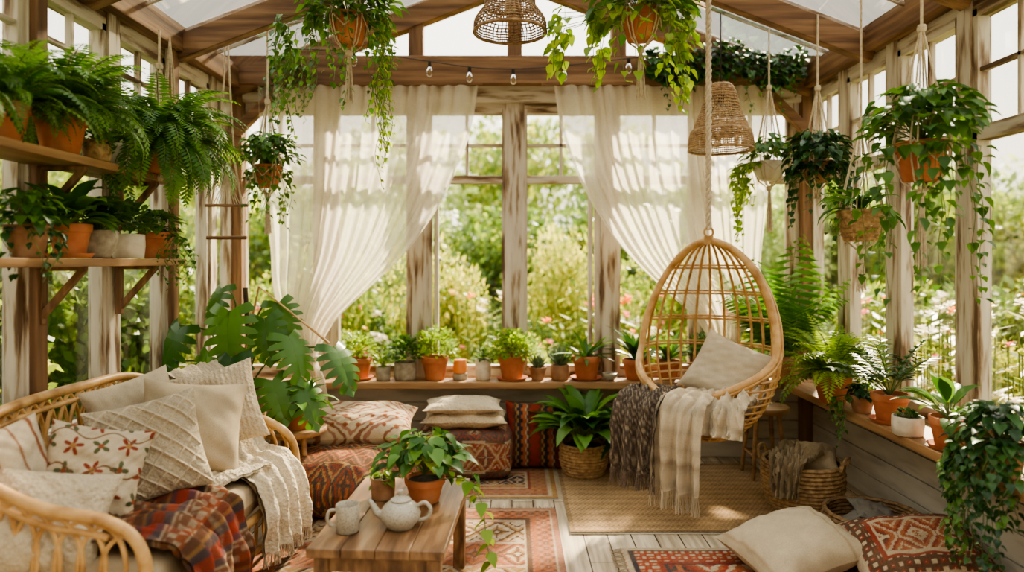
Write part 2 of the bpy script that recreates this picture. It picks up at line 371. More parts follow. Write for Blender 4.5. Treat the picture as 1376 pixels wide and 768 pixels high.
def f_bush(b,p,rd,n,mat,ls,h=1.):
    p=V3(p)
    for i in range(n):
        d=sph(R.uniform(0,2*pi),math.asin(R.uniform(-.3,1))); q=p+V3((d.x,d.y,d.z*h))*rd*R.uniform(.45,1.)
        leaf(b,mat,q,d+V3((R.uniform(-.6,.6),R.uniform(-.6,.6),R.uniform(-.2,.6))),UP,ls*R.uniform(.6,1.2),ls*.7,'ell',.5)
    for i in range(14):
        tube(b,[p-UP*.03,p+sph(R.uniform(0,6.28),R.uniform(.5,1.4))*rd*.8],.002,stem,3,cap=False)
def f_aloe(b,p,n,L,W,mat):
    for i in range(n):
        az=2.4*i; e=rad(85-55*(1-i/n)); l=L*R.uniform(.8,1.1); q=V3(p); d=sph(az,e); pts=[];rs=[]
        for k in range(6):
            t=k/5; pts.append(q.copy()); rs.append(W*(1-t)**.7*.5+.0008); q=q+d*l/5; e+= .06; d=sph(az,e)
        tube(b,pts,rs,mat,5,rnd=R.random())
def monst(b,p,d,n,L,mat):
    d=V3(d).normalized(); sd=d.cross(V3(n)).normalized(); n=sd.cross(d); K=6; rn=R.random(); p=V3(p)
    prof=[.66,.92,1.0,.97,.84,.62,.30]
    def Wt(t):
        q=max(0,min(.9999,t))*6; i=int(q); return L*.54*(prof[i]*(1-(q-i))+prof[i+1]*(q-i))
    def pt(t,s,sg):
        W=Wt(t)
        ax=t*.92+ (.16*s-.42*(1-t)**2*s)
        return p+d*(L*ax)+sd*(sg*W*s)-n*(L*(.26*s*s+.22*t*t))+n*L*.13*s
    for sg in(1,-1):
        vs=[];fs=[]
        for i in range(K):
            t0=i/K; t1=(i+1)/K; g=.26/K; a0=t0+(g*.5 if i else 0); a1=t1-(g*.5 if i<K-1 else 0); h0=t0+(g if i else 0); h1=t1-(g*1.1 if i<K-1 else 0); tm=(t0+t1)/2
            o=len(vs); inn=.40
            vs+=[pt(t0,0,sg),pt(t1,0,sg),pt(t0,inn,sg),pt(tm,inn,sg),pt(t1,inn,sg),pt(a0,.68,sg),pt(tm,.71,sg),pt(a1,.68,sg),pt(h0,.92,sg),pt(tm+.01,1.04,sg),pt(h1,.95,sg)]
            fs+=[(o,o+1,o+4,o+3,o+2),(o+2,o+3,o+6,o+5),(o+3,o+4,o+7,o+6),(o+5,o+6,o+9,o+8),(o+6,o+7,o+10,o+9)]
        b.add(vs,fs,mat,rn,smooth=True)
    tip=[pt(1,0,1),pt(1,.9,1),p+d*L*1.22-n*L*.28,pt(1,.9,-1)]; b.add(tip,[(0,1,2),(0,2,3)],mat,rn,smooth=True)
    tube(b,[p,pt(.5,0,1)+n*.001,pt(1,0,1)],.0025,stem,3)
# ------------------------------------------------------------------ pots
def pot(b,r,h,mat,kind='terra',saucer=False,z0=0):
    if saucer:
        lathe(b,[(0,z0),(r*.95,z0),(r*1.12,z0+.02),(r*1.05,z0+.02),(r*.9,z0+.008),(0,z0+.008)],mat); z0+=.008
    if kind=='terra': pf=[(0,0),(r*.66,0),(r*.70,.004),(r*.92,h*.74),(r*1.0,h*.75),(r*1.03,h*.98),(r*1.0,h),(r*.9,h),(r*.86,h*.8)]
    elif kind=='cyl': pf=[(0,0),(r*.86,0),(r*.93,h*.04),(r*1.0,h*.5),(r*.98,h*.97),(r*.95,h),(r*.88,h),(r*.86,h*.8)]
    elif kind=='bowl': pf=[(0,0),(r*.5,0),(r*.62,h*.06),(r*.9,h*.4),(r*1.02,h*.8),(r*1.0,h*.98),(r*.95,h),(r*.9,h*.95),(r*.86,h*.8)]
    lathe(b,[(a,c+z0) for a,c in pf],mat); lathe(b,[(r*.88,h*.85+z0),(r*.4,h*.88+z0),(0,h*.87+z0)],soil,n=16)
    return z0+h*.88
def coil(b,r0,r1,h,mat,rings=9,bulge=0,z0=0,rt=None,n=36):
    rt=rt or h/rings*.56
    for i in range(rings):
        t=i/(rings-1); rr_=r0+(r1-r0)*t+bulge*sin(pi*t); z=z0+rt+(h-2*rt)*t
        pts=[V3(((rr_+.25*rt*(1 if (k+i)%2 else -1))*cos(2*pi*k/n),(rr_+.25*rt*(1 if (k+i)%2 else -1))*sin(2*pi*k/n),z)) for k in range(n)]
        tube(b,pts,rt,mat,6,closed=True)
    lathe(b,[(r0,z0+.004),(r0*.5,z0+.004),(0,z0+.004)],mat); 
def hanger(b,r,h,ztop,G=.42,T=.25,drop=.05):
    for k in range(4):
        a=pi/4+k*pi/2
        for da in(-.12,.12):
            c=lambda rr_,z,aa=a:V3((rr_*cos(aa+da*(rr_>.02)),rr_*sin(aa+da*(rr_>.02)),z))
            tube(b,[c(.004,h+G),c(r*.6,h+G*.45),c(r*1.09,h),c(r*1.0,h*.5),c(r*.72,0),c(.01,-drop)],.004,cord,5)
        for s_ in(-1,1):
            a3=a+s_*pi/4; tube(b,[V3((r*1.1*cos(a),r*1.1*sin(a),h)),V3((r*1.05*cos(a3),r*1.05*sin(a3),h*.45))],.0035,cord,4)
    for z in (h+G,-drop): lathe(b,[(0,z-.02),(.016,z-.015),(.02,z),(.016,z+.015),(0,z+.02)],cord,n=10)
    tube(b,[(0,0,h+G),(0,0,ztop)],.006,cord,6)
    for i in range(30):
        a=R.uniform(0,2*pi); q=R.random()**.5
        tube(b,[(.008*cos(a)*q,.008*sin(a)*q,-drop-.01),(.018*cos(a)*q,.018*sin(a)*q,-drop-T*.5),(.026*cos(a)*q,.026*sin(a)*q,-drop-T*R.uniform(.88,1))],.0028,cord,4)
def roofz(x): return 3.70-.38*abs(x-.07)

# ================================================================== ROOM
XL,XR,YB=-2.1,2.25,5.2; YF=-1.0
b=B(); box(b,((XL+XR)/2,(YB+YF)/2,-.05),(XR-XL+.3,YB-YF+.3,.1),floorm); make(b,'floor',clamp=False)
def knee(name,axis,pos,a0,a1,sgn):
    b=B(); n=4; hh=.56/n
    for i in range(n):
        z=hh*(i+.5)
        if axis=='y': box(b,((a0+a1)/2,pos+sgn*.04,z),(a1-a0,.05,hh-.006),boardW)
        else: box(b,(pos+sgn*.04,(a0+a1)/2,z),(.05,a1-a0,hh-.006),boardW)
    if axis=='y': box(b,((a0+a1)/2,pos+sgn*.09,.28),(a1-a0,.05,.56),boardW)
    else: box(b,(pos+sgn*.09,(a0+a1)/2,.28),(.05,a1-a0,.56),boardW)
    return make(b,name,clamp=False,bevel=.003)
knee('wall_back','y',YB,XL-.1,XR+.1,1); knee('wall_left','x',XL,YF,YB,-1); knee('wall_right','x',XR,YF,YB,1)
b=B()
for i in range(22): box(b,((XL+XR)/2,YF-.04,.07+.14*i),(XR-XL+.2,.05,.134),boardW)
box(b,((XL+XR)/2,YF-.09,1.55),(XR-XL+.2,.05,3.1),boardW); make(b,'wall_front_fill_block',clamp=False)  # unseen behind camera, added to cut fill light and close the room
b=B(); box(b,((XL+XR)/2,5.09,.595),(XR-XL,.30,.05),sillX); make(b,'window_sill',clamp=False,bevel=.006)
b=B(); box(b,(2.115,2.0,.595),(.31,5.86,.05),sillY); make(b,'window_sill',clamp=False,bevel=.006)
b=B(); box(b,(-2.07,2.0,.595),(.12,5.86,.05),sillY); make(b,'window_sill',clamp=False,bevel=.006)
# back windows
b=B()
px=[-2.13,-1.42,-.71,0.02,.73,1.45,2.2]
for i,x in enumerate(px): box(b,(x,YB+.05,1.71),(.15 if i==3 else .11,.11,2.2),whiteZ)
for x0,x1 in zip(px[:-1],px[1:]):
    xm=(x0+x1)/2; w=x1-x0
    for z,hh in ((.66,.08),(2.12,.06),(2.66,.08)): box(b,(xm,YB+.05,z),(w,.08,hh),whiteX)
    for xx in(x0+.075,x1-.075): box(b,(xx,YB+.04,1.66),(.045,.06,2.0),whiteZ)
    box(b,(xm,YB+.04,2.38),(.026,.035,.5),whiteZ); box(b,(xm,YB+.04,2.38),(w,.035,.026),whiteX)
for x in (-.58,.60): box(b,(x,YB+.05,1.4),(.03,.07,1.5),whiteZ)
box(b,(.05,YB+.075,1.68),(4.3,.006,2.05),Gwin)
box(b,((XL+XR)/2,YB+.02,2.76),(4.4,.14,.12),whiteX)
make(b,'window_1',clamp=False,bevel=.004)
# side windows
def sidewin(name,x,sg,ys,zt,mun):
    b=B()
    for i,y in enumerate(ys): box(b,(x+sg*.05,y,1.7),(.11,.10,2.2),whiteZ)
    for y0,y1 in zip(ys[:-1],ys[1:]):
        ym=(y0+y1)/2; l=y1-y0
        for z,hh in ((.66,.09),(zt,.07),(2.74,.1)): box(b,(x+sg*.05,ym,z),(.08,l,hh),whiteY)
        for yy in(y0+.065,y1-.065): box(b,(x+sg*.04,yy,1.68),(.06,.04,2.1),whiteZ)
        for k in range(1,mun): box(b,(x+sg*.04,y0+l*k/mun,(zt+2.74)/2),(.035,.022,2.74-zt),whiteZ)
        box(b,(x+sg*.04,ym,(zt+2.74)/2),(.035,l,.022),whiteY)
    box(b,(x+sg*.075,(ys[0]+ys[-1])/2,1.7),(.006,ys[-1]-ys[0],2.1),Gwin)
    make(b,name,clamp=False,bevel=.004)
sidewin('window_2',XL,-1,[-.9,.0,.6,1.2,1.8,2.4,3.0,3.6,4.2,4.8,5.2],2.3,2)
sidewin('window_3',XR,1,[-.9,.0,.7,1.4,2.05,2.72,3.4,4.05,4.65,5.2],2.12,2)
# timber frame
b=B()
box(b,((XL+XR)/2,5.14,2.92),(4.5,.14,.21),woodX)
for x in(XL+.0,XR-.0): box(b,(x,YB+.0,1.5),(.13,.13,3.0),woodZ)
for x in(XL,XR): box(b,(x,2.1,2.87),(.14,6.3,.16),woodY)
for y in (3.0,4.2): box(b,(XL+.0,y,1.7),(.075,.075,2.4),woodZ)
box(b,(.07,2.1,3.66),(.09,6.3,.2),woodY)
for y in (5.14,4.25,3.35,2.45,1.55,.65,-.25):
    w=.10 if y>5 else .075
    for sx,x in((-1,XL),(1,XR)):
        beam(b,(x+sx*-.0,y,roofz(x)-.07),(.07,y,roofz(.07)-.07),w,.15,woodX)
for x in(-.72,.02,.80): box(b,(x,5.15,(3.0+roofz(x)-.1)/2),(.11 if x else .13,.10,roofz(x)-3.08),woodZ)
for x in(-1.4,1.5): box(b,(x,5.15,(3.0+roofz(x)-.1)/2),(.08,.08,roofz(x)-3.08),woodZ)
for sx,x in((-1,XL+.02),(1,XR-.02)):
    beam(b,(x,5.12,2.45),(x-sx*.42,5.12,2.86),.07,.07,woodX)
make(b,'trim_1',clamp=False,bevel=.006)
b=B()
for x0,x1 in((XL-.1,.07),(.07,XR+.1)):
    z0,z1=roofz(x0)+.02,roofz(x1)+.02
    b.add([(x0,YF,z0),(x1,YF,z1),(x1,5.3,z1),(x0,5.3,z0)],[(0,1,2,3)],Groof,smooth=False)
for y in np.arange(-.7,5.2,.45):
    for x in(XL,XR): beam(b,(x,y,roofz(x)+.03),(.07,y,roofz(.07)+.03),.02,.02,whiteX)
make(b,'ceiling',clamp=False)
b=B(); b.add([(XL,5.2,3.0),(XR,5.2,3.0),(.07,5.2,3.68)],[(0,1,2)],Gwin,smooth=False); make(b,'window_4',clamp=False)
# ================================================================== CURTAINS
rows=[(2.80,-1.89,-.25),(2.43,-1.88,-.31),(2.0,-1.85,-.48),(1.61,-1.80,-.73),(1.33,-1.76,-1.0),(1.11,-1.68,-1.24),(.93,-1.57,-1.36),(.80,-1.52,-1.40),(.64,-1.54,-1.34),(.44,-1.56,-1.31)]
def curtain(mir):
    b=B(); pr=cr([(z,a,c) for z,a,c in rows],7); nr=len(pr); nc=200
    P=np.zeros((nr,nc+1,3)); u=np.linspace(0,1,nc+1)
    for i,q in enumerate(pr):
        z,a,c=q; t=i/(nr-1); w=c-a; amp=.022+.02*(1-min(1,w/1.6)); 
        ph=u+.012*np.sin(u*17+t*2)
        x=a+w*u+.008*np.sin(u*60+t*5); y0=5.08-.20*min(1,t*1.25)**1.5
        y=y0+amp*np.sin(ph*2*pi*17)+.014*np.sin(ph*2*pi*6.3+t*2.5)
        zz=z+(-.10*u*(1-u)*4*min(1,t*3)*(1-t))
        P[i,:,0]=x if not mir else .06-x; P[i,:,1]=y; P[i,:,2]=zz
    gridP(b,P,sheer)
    s=-1 if mir else 1
    tube(b,[(s*-1.92,5.08,2.81),(s*-.22,5.08,2.81)],.010,woodX,8)
    ring=[V3((s*-1.46+.085*cos(a),4.90+.05*sin(a),.80+.015*cos(a))) for a in np.linspace(0,2*pi,20)[:-1]]
    tube(b,ring,.010,cord,6,closed=True)
    tube(b,[(s*-1.54,4.92,.81),(s*-1.8,5.05,.92),(s*-2.0,5.13,1.0)],.007,cord,6)
    make(b,'sheer_curtain',clamp=False,sharp=0)
curtain(False); curtain(True)
# ================================================================== RUGS
rug('kilim_rug',-.52,3.18,1.56,1.86,lambda X,Y:kilim(X,Y,1.56,1.86,[BRN,ROSE,OCH,RUST,CR,BRN*1.6],1,cell=.22),fringe='y')
rug('kilim_rug',-.28,4.64,1.14,.72,lambda X,Y:kilim(X,Y,1.14,.72,[RED,OCH,NAVY,ROSE,CR,RUST],2,cell=.16),fringe='x')
rug('kilim_rug',1.26,2.86,1.40,1.36,lambda X,Y:kilim(X,Y,1.40,1.36,[RED,CR,RED,RED*1.3,NAVY,RUST],3,cell=.30),fringe='x')
def jute(X,Y):
    a=(np.sin(X*pi/.014)*np.sin(Y*pi/.022))[...,None]*.26+.12*np.sin(Y*pi/.044)[...,None]
    g=np.random.RandomState(4).rand(*X.shape)[...,None]
    C=np.array((.46,.305,.165))*(1+a+.4*(g-.5)+.14*wr(X*5,Y*5,9)[...,None]); e=np.minimum(.72-np.abs(X),.63-np.abs(Y)); C[e<.03]*=.7
    return C
rug('jute_rug',1.04,4.37,1.44,1.26,jute,fringe=None,dx=.006,th=.016)
# ================================================================== SOFA
b=B()
top=[(-1.25,2.3,.02),(-1.23,2.3,.35),(-1.25,2.3,.53),(-1.36,2.3,.62),(-1.6,2.3,.67),(-1.83,2.32,.78),(-1.96,2.45,.88),(-1.99,2.75,.92),(-1.99,3.2,.92),(-1.96,3.5,.91),(-1.82,3.66,.82),(-1.55,3.69,.70),(-1.32,3.7,.63),(-1.19,3.7,.52),(-1.17,3.7,.30),(-1.19,3.7,.02)]
TP=cr(top,8); tube(b,TP,.021,rattan,10)
tube(b,[p+V3((0,0,-.055)) for p in TP[24:-24]],.012,rattan,8)
base=[V3((p.x,p.y,.30)) for p in TP[8:-8]]
tube(b,base,.018,rattan,8); tube(b,[V3((p.x,p.y,.36)) for p in base],.010,rattan,6)
tube(b,[(-1.24,2.3,.30),(-1.22,3.0,.29),(-1.17,3.7,.30)],.02,rattan,8); tube(b,[(-1.24,2.3,.14),(-1.22,3.0,.13),(-1.17,3.7,.14)],.013,rattan,8)
for p in((-1.96,2.36),(-1.96,3.6),(-1.23,3.0)): tube(b,[(p[0],p[1],0.0),(p[0],p[1],.32)],.019,rattan,8)
acc=[0]
for i in range(1,len(TP)): acc.append(acc[-1]+(TP[i]-TP[i-1]).length)
def at(s):
    for i in range(1,len(TP)):
        if acc[i]>=s:
            f=(s-acc[i-1])/(acc[i]-acc[i-1]); return TP[i-1].lerp(TP[i],f)
    return TP[-1]
s=.60
while s<acc[-1]-.60:
    hw=.085; T_=at(s); a_,c_=at(s-hw),at(s+hw)
    z0=.31; zt=T_.z-.02
    pts=[V3((a_.x*.4+T_.x*.6,a_.y*.4+T_.y*.6,z0)),V3((a_.x,a_.y,z0+(zt-z0)*.42)),V3((a_.x*.8+T_.x*.2,a_.y*.8+T_.y*.2,z0+(zt-z0)*.8)),V3((T_.x,T_.y,zt)),V3((c_.x*.8+T_.x*.2,c_.y*.8+T_.y*.2,z0+(zt-z0)*.8)),V3((c_.x,c_.y,z0+(zt-z0)*.42)),V3((c_.x*.4+T_.x*.6,c_.y*.4+T_.y*.6,z0))]
    tube(b,cr(pts,5),.0085,rattan,6); s+=.078
y=2.42
while y<3.62:
    tube(b,cr([(-1.225,y-.05,.14),(-1.225,y-.06,.22),(-1.225,y,.29),(-1.225,y+.06,.22),(-1.225,y+.05,.14)],5),.007,rattan,5); y+=.1
n=50; u=np.linspace(-1,1,n+1); U,Vv=np.meshgrid(u,u,indexing='ij')
sx=np.sign(U)*np.abs(U)**.8; sy=np.sign(Vv)*np.abs(Vv)**.8
T_=np.clip((1-np.abs(sx)**14)*(1-np.abs(sy)**18),0,1)**.35
for sg in(1,-1):
    Z=.375+sg*(.075*T_+ (wr(U*3,Vv*4,3)*.007+.008*(1-U**2)) *T_)
    gridP(b,np.stack([-1.575+sx*.365,3.0+sy*.66,Z],-1),linen,plain((.42,.325,.21))(U,Vv),flip=sg<0)
make(b,'rattan_sofa',clamp=False)
cream=(.58,.485,.355); 
def pil(name,loc,nrm,w,h,t,roll,mat,colfn,seed=0,disp=None,n=44,up=(0,0,1)):
    b=B(); M=frame((0,0,0),nrm,up,roll); pillow(b,w,h,t,M,mat,colfn,n,seed,disp); return make(b,name,loc,clamp=False)
def embro(U,V):
    C=np.ones(U.shape+(3,))*np.array((.56,.465,.34))
    g=.095; i_,j_=np.floor(U/g+.5),np.floor(V/g+.5)
    a=U-i_*g-.012*np.sin(j_*2.3); c=V-j_*g-.010*np.sin(i_*1.7); th=np.arctan2(c,a); rr_=np.hypot(a,c); par=(i_+j_)%2==0
    C[par&(rr_<.040*(.6+.4*np.cos(5*th+i_)))]=(.25,.055,.032); C[par&(rr_<.011)]=(.36,.20,.08)
    C[(~par)&(rr_<.036*np.abs(np.cos(2*th+j_))**1.3)]=(.11,.12,.06); C[(~par)&(rr_<.010)]=(.30,.10,.05)
    vine=np.abs(((V-.02*np.sin(U*38))/.14+.5)%1-.5)*.14<.0035; C[vine]=(.20,.11,.06)
    return C
def macdisp(U,V):
    a=np.abs(((U+V)/.085)%1-.5)*2; c=np.abs(((U-V)/.085)%1-.5)*2
    d_=np.maximum(a,c); return .014*np.clip((d_-.78)*5,0,1)+.003*np.sin(U*400)*np.sin(V*400)*(d_<.6)
def maccol(U,V):
    a=np.abs(((U+V)/.085)%1-.5)*2; c=np.abs(((U-V)/.085)%1-.5)*2; d_=np.maximum(a,c)
    return np.array(cream)*(.76+.28*np.clip((d_-.7)*5,0,1))[...,None]
pil('macrame_cushion',(-1.54,2.90,.70),(.45,-.82,.38),.44,.44,.18,10,knit,maccol,1,macdisp,n=120)
pil('embroidered_cushion',(-1.635,2.66,.675),(.45,-.8,.36),.37,.37,.14,-14,linen,embro,2,n=150)
pil('linen_cushion',(-1.50,3.20,.72),(.45,-.8,.36),.46,.44,.19,-8,linen,plain((.48,.39,.275)),3)
pil('knitted_cushion',(-1.50,3.48,.75),(.3,-.9,.3),.42,.42,.16,14,knit,plain((.55,.455,.33)),4,lambda U,V:.0025*np.sin(U*260),n=90)
pil('linen_cushion',(-1.79,3.26,.76),(.75,-.6,.3),.42,.38,.15,12,linen,plain((.57,.485,.36)),5)
pil('knitted_cushion',(-1.66,2.42,.575),(.35,-.75,.6),.42,.38,.18,-12,knit,plain(cream),6,lambda U,V:.002*np.sin(U*200)*np.sin(V*200),n=90)
pil('linen_cushion',(-1.87,2.50,.72),(.8,-.5,.35),.36,.34,.14,12,linen,lambda U,V:stripes(U,V,[np.array((.55,.465,.35)),np.array((.27,.11,.06)),np.array((.55,.465,.35))],[.05,.010,.02]),7)
def knitc(U,V): return np.ones(U.shape+(3,))*np.array((.60,.51,.38))*(1+.10*np.sin(V*230))[...,None]
b=B(); drape(b,[(-1.74,3.70,.92),(-1.58,3.62,.80),(-1.44,3.50,.60),(-1.36,3.44,.50),(-1.25,3.40,.475),(-1.165,3.38,.41),(-1.13,3.37,.28),(-1.125,3.37,.13)],(.18,1,0),.42,knit,knitc,3,amp=.02,fold=.04,nf=4,fr=.06,nw=70,thick=.012)
drape(b,[(-1.28,3.30,.49),(-1.34,3.16,.495),(-1.42,3.02,.485),(-1.48,2.93,.475)],(1,.5,0),.24,knit,knitc,8,amp=.02,fold=.03,fr=.05,nw=40,thick=.012)
make(b,'knitted_blanket',clamp=False)
def plaid(U,V):
    C=stripes(U,V,[RED*.95,NAVY*1.5,CR*.75,BRN*1.7,RUST*.7,BRN,OCH*.6,NAVY*1.3],[.04,.03,.010,.04,.03,.03,.012,.03])
    z=(np.abs((((U+V)/.05)%1)-.5)+np.abs((((U-V)/.05)%1)-.5))
    m=((U%.222)>.085)&((U%.222)<.15)&(z<.42); C[m]=CR*.7
    D=stripes(V+.5,U,[BRN*2,BRN,RED,CR*.7],[.07,.045,.045,.010])
    k=((np.floor(U/.010)+np.floor(V/.010))%2)[...,None]*.16
    return (.60+k)*C+(.40-k)*D
b=B(); drape(b,[(-1.80,2.62,.52),(-1.68,2.66,.485),(-1.5,2.70,.48),(-1.3,2.70,.48),(-1.205,2.70,.43),(-1.165,2.70,.30),(-1.155,2.70,.09)],(-.12,1,0),.62,cloth,plaid,5,amp=.03,fold=.045,nf=5,fr=.06,frc=(.3,.15,.09),nw=140,n=18)
make(b,'patterned_sofa_throw',clamp=False)
# ================================================================== COFFEE TABLE
b=B()
for i in range(4): box(b,(-.1965+i*.131,0,.405),(.129,.86,.036),tableW)
for sx in(-1,1):
    box(b,(sx*.215,0,.35),(.022,.74,.07),tableW)
    for sy in(-1,1): box(b,(sx*.215,sy*.37,.195),(.055,.055,.39),tableW)
for sy in(-1,1): box(b,(0,sy*.37,.35),(.40,.022,.07),tableW)
make(b,'coffee_table',(-.49,2.97,0),rad(-3),bevel=.004)
TZ=.424
b=B()
lathe(b,[(0,0),(.048,0),(.054,.005),(.077,.036),(.081,.058),(.070,.085),(.048,.103),(.035,.108),(.035,.113),(.031,.113)],stonew,n=36)
lathe(b,[(.039,.108),(.041,.113),(.027,.122),(.009,.127),(.007,.132),(.013,.140),(.011,.149),(0,.152)],stonew,n=24)
tube(b,cr([(-.066,0,.040),(-.098,0,.053),(-.115,0,.079),(-.134,0,.104)],5),[.020-.0008*i for i in range(16)],stonew,12)
tube(b,cr([(.066,0,.088),(.10,0,.104),(.124,0,.079),(.11,0,.044),(.072,0,.031)],5),.008,stonew,10)
make(b,'teapot',(-.45,2.76,TZ),rad(-8))
b=B(); lathe(b,[(0,0),(.042,0),(.046,.004),(.047,.105),(.045,.108),(.042,.105),(.041,.012),(0,.010)],stonew,n=36)
tube(b,cr([(-.045,0,.086),(-.070,0,.084),(-.079,0,.055),(-.068,0,.030),(-.045,0,.025)],5),.007,stonew,8)
make(b,'coffee_mug',(-.655,2.72,TZ),rad(10))
# ================================================================== HANGING EGG CHAIR
CX,CY,CZ0,CH=1.20,4.18,.42,1.20
F=V3((-.62,-.78,0)).normalized(); RT=V3((-F.y,F.x,0))
def wq(t): return .425*max(0,sin(pi*min(1,max(0,t))**.88))**.50
def egg(phi,t,off=0):
    w=wq(t)+off; d_=w*.92
    c=V3((0,0,CH*t))+F*(.14*(1-t)**2-.06+ .05*t)
    return c+RT*(w*sin(phi))-F*(d_*cos(phi))
def pm(t):
    if t<.15: return pi
    if t<.46:
        q=(t-.15)/.31; q=q*q*(3-2*q); return pi-(pi-rad(96))*q
    return rad(96)-rad(12)*(t-.46)/.54
b=B()
tt2=[1-.849*(i/89)**1.6 for i in range(90)]
rim=[egg(-pm(t),t) for t in tt2]+[egg(pm(t),t) for t in reversed(tt2)]
tube(b,rim,.022,rattan,10)
rim2=[egg(-pm(t)+.11,t,.012) for t in tt2[3:]]+[egg(pm(t)-.11,t,.012) for t in reversed(tt2[3:])]
tube(b,rim2,.013,rattan,8)
NR=28
for i in range(NR):
    ph=-pi+2*pi*(i+.5)/NR; pts=[]
    for j in range(71):
        t=.03+.965*(1-(1-j/70)**1.5)
        if abs(ph)<=pm(t): pts.append(egg(ph,t))
    if len(pts)>2: tube(b,pts,.009,rattan,6)
for t in [.03,.05,.075,.10,.125,.15,.18,.215,.25,.29,.33]+[.44,.58,.72,.86]:
    m_=min(pm(t),pi); cl=(m_>=pi-.001); k=44
    pts=[egg(-m_+2*m_*i/k,t,.006) for i in range(k+(0 if cl else 1))]
    tube(b,pts,.0075,rattan,6,closed=cl)
    if t>.4: tube(b,[p+V3((0,0,.018)) for p in pts],.0065,rattan,6)
topp=V3(egg(0,1.0)); tube(b,[topp+V3((0,0,-.02)),topp+V3((0,0,.03))],.03,rattan,12)
ring=[topp+V3((.028*cos(a),0,.055+.028*sin(a))) for a in np.linspace(0,2*pi,17)[:-1]]; tube(b,ring,.007,rattan,6,closed=True)
zr=roofz(CX)-.14-CZ0; 
for k in range(3):
    tube(b,[topp+V3((.010*cos(i*.55+k*2.09),.010*sin(i*.55+k*2.09),.07+(zr-topp.z-.07)*i/140)) for i in range(141)],.0095,cord,5)
pillow(b,.62,.60,.11,frame(F*.02+V3((0,0,.20)),(0,0,1),F),linen,plain((.48,.395,.28)),seed=3)
make(b,'hanging_egg_chair',(CX,CY,CZ0),clamp=False)
pil('linen_cushion',(CX+.12,CY+.03,CZ0+.40),(-.45,-.75,.5),.46,.42,.16,-22,linen,plain((.57,.48,.355)),9)
def gray(U,V):
    C=stripes(U+.02*np.sin(V*120),V,[np.array((.10,.075,.055)),np.array((.34,.28,.21)),np.array((.08,.06,.05)),np.array((.24,.19,.14))],[.03,.010,.02,.012]); return C
def crm(U,V): return stripes(U,V,[np.array(cream),np.array((.38,.30,.21)),np.array(cream)*.85],[.06,.007,.03])
def fw(a,r_,z): q=V3((CX,CY,0))+F*a+RT*r_; return (q.x,q.y,z)
b=B(); drape(b,[fw(.10,-.22,.70),fw(.26,-.22,.705),fw(.40,-.21,.71),fw(.49,-.21,.65),fw(.51,-.21,.5),fw(.51,-.21,.30)],RT,.28,knit,gray,4,amp=.02,fold=.06,nf=3,fr=.09,frc=(.2,.15,.12),nw=60); make(b,'patterned_throw_blanket',clamp=False)
b=B(); drape(b,[fw(.05,.05,.69),fw(.26,.05,.70),fw(.41,.05,.715),fw(.50,.05,.66),fw(.525,.05,.45),fw(.525,.05,.25)],RT,.28,cloth,crm,6,amp=.02,fold=.07,nf=3,fr=.10,nw=60); 
drape(b,[fw(-.05,.24,.72),fw(.16,.24,.71),fw(.32,.24,.72),fw(.42,.25,.67),fw(.45,.26,.55)],RT,.26,cloth,crm,9,amp=.03,fold=.05,nf=3,nw=50); make(b,'cream_throw_blanket',clamp=False)
# ================================================================== FLOOR CUSHIONS
def kil(pal,w,h,s,cell=.16,border=True): return lambda U,V:kilim(U,V,w,h,pal,s,cell=cell,q=.007,border=border)
def medal(U,V):
    C=np.ones(U.shape+(3,))*np.array((.52,.415,.28)); d_=np.abs(U)/.3+np.abs(V)/.2+.03*np.sin(U*90)*np.sin(V*90)
    r_=np.floor(d_*11).astype(int); C[(r_%4==1)]=ROSE*.7+np.array((.06,.05,.04)); C[r_%6==3]=BRN*2.4; 
    a=np.hypot(((U/.08)%1)-.5,((V/.08)%1)-.5); C[(a<.2)&(d_>.75)]=RUST*.8; C[(a<.09)]=BRN*1.5
    return C
pil('kilim_floor_cushion',(-1.04,4.20,.18),(0,0,1),1.0,.82,.40,-8,rugm,kil([RED,BRN,NAVY,RUST,OCH,BRN],1.0,.82,11,.15,False),1,n=170,up=(0,1,0))
pil('patterned_floor_cushion',(-1.00,4.40,.45),(.0,-.16,1),.76,.52,.22,4,cloth,medal,2,n=140,up=(0,1,0))
def pouf(name,loc,w,l,h,colfn,rot=0):
    b=B(); n=80; u=np.linspace(-1,1,n+1); U,Vv=np.meshgrid(u,u,indexing='ij')
    for face in range(5):
        a=U; c=Vv; one=np.ones_like(U)
        X,Y,Z=[(a,c,one),(a,-one,c),(a,one,c),(one,a,c),(-one,a,c)][face]
        nr=(np.abs(X)**7+np.abs(Y)**7+np.abs(Z)**7)**(1/7.); bul=1+.05*(1-a**2)*(1-c**2)
        P=np.stack([X/nr*w/2*bul,Y/nr*l/2*bul,h/2+Z/nr*h/2*bul],-1)
        C=colfn(a*(w/2 if face<3 else l/2),c*(l/2 if face==0 else h/2)); gridP(b,P,rugm,C)
    make(b,name,loc,rot,clamp=False)
pouf('kilim_pouf',(-.33,4.80,.014),.64,.42,.33,kil([OCH*.8,BRN,RED,NAVY,CR*.8,RED],.9,.6,12,.15,False))
b=B()
pillow(b,.60,.38,.12,frame((0,0,.06),(0,0,1),(0,1,0)),knit,plain((.50,.40,.27)),seed=4); pillow(b,.55,.36,.10,frame((-.01,0,.145),(0,0,1),(0,1,0),3),knit,plain((.57,.48,.35)),seed=6)
make(b,'folded_blanket',(-.33,4.80,.342),clamp=False)
def strip(U,V):
    C=stripes(U+.006*np.sign(np.sin(V*110)),V,[RED,BRN,OCH*.8,NAVY,RUST,CR*.7,BRN,RED],[.035,.02,.015,.03,.03,.010,.02,.03]); return C
pil('kilim_cushion',(.16,4.91,.25),(0,-1,.22),.42,.48,.14,0,rugm,strip,3,n=110)
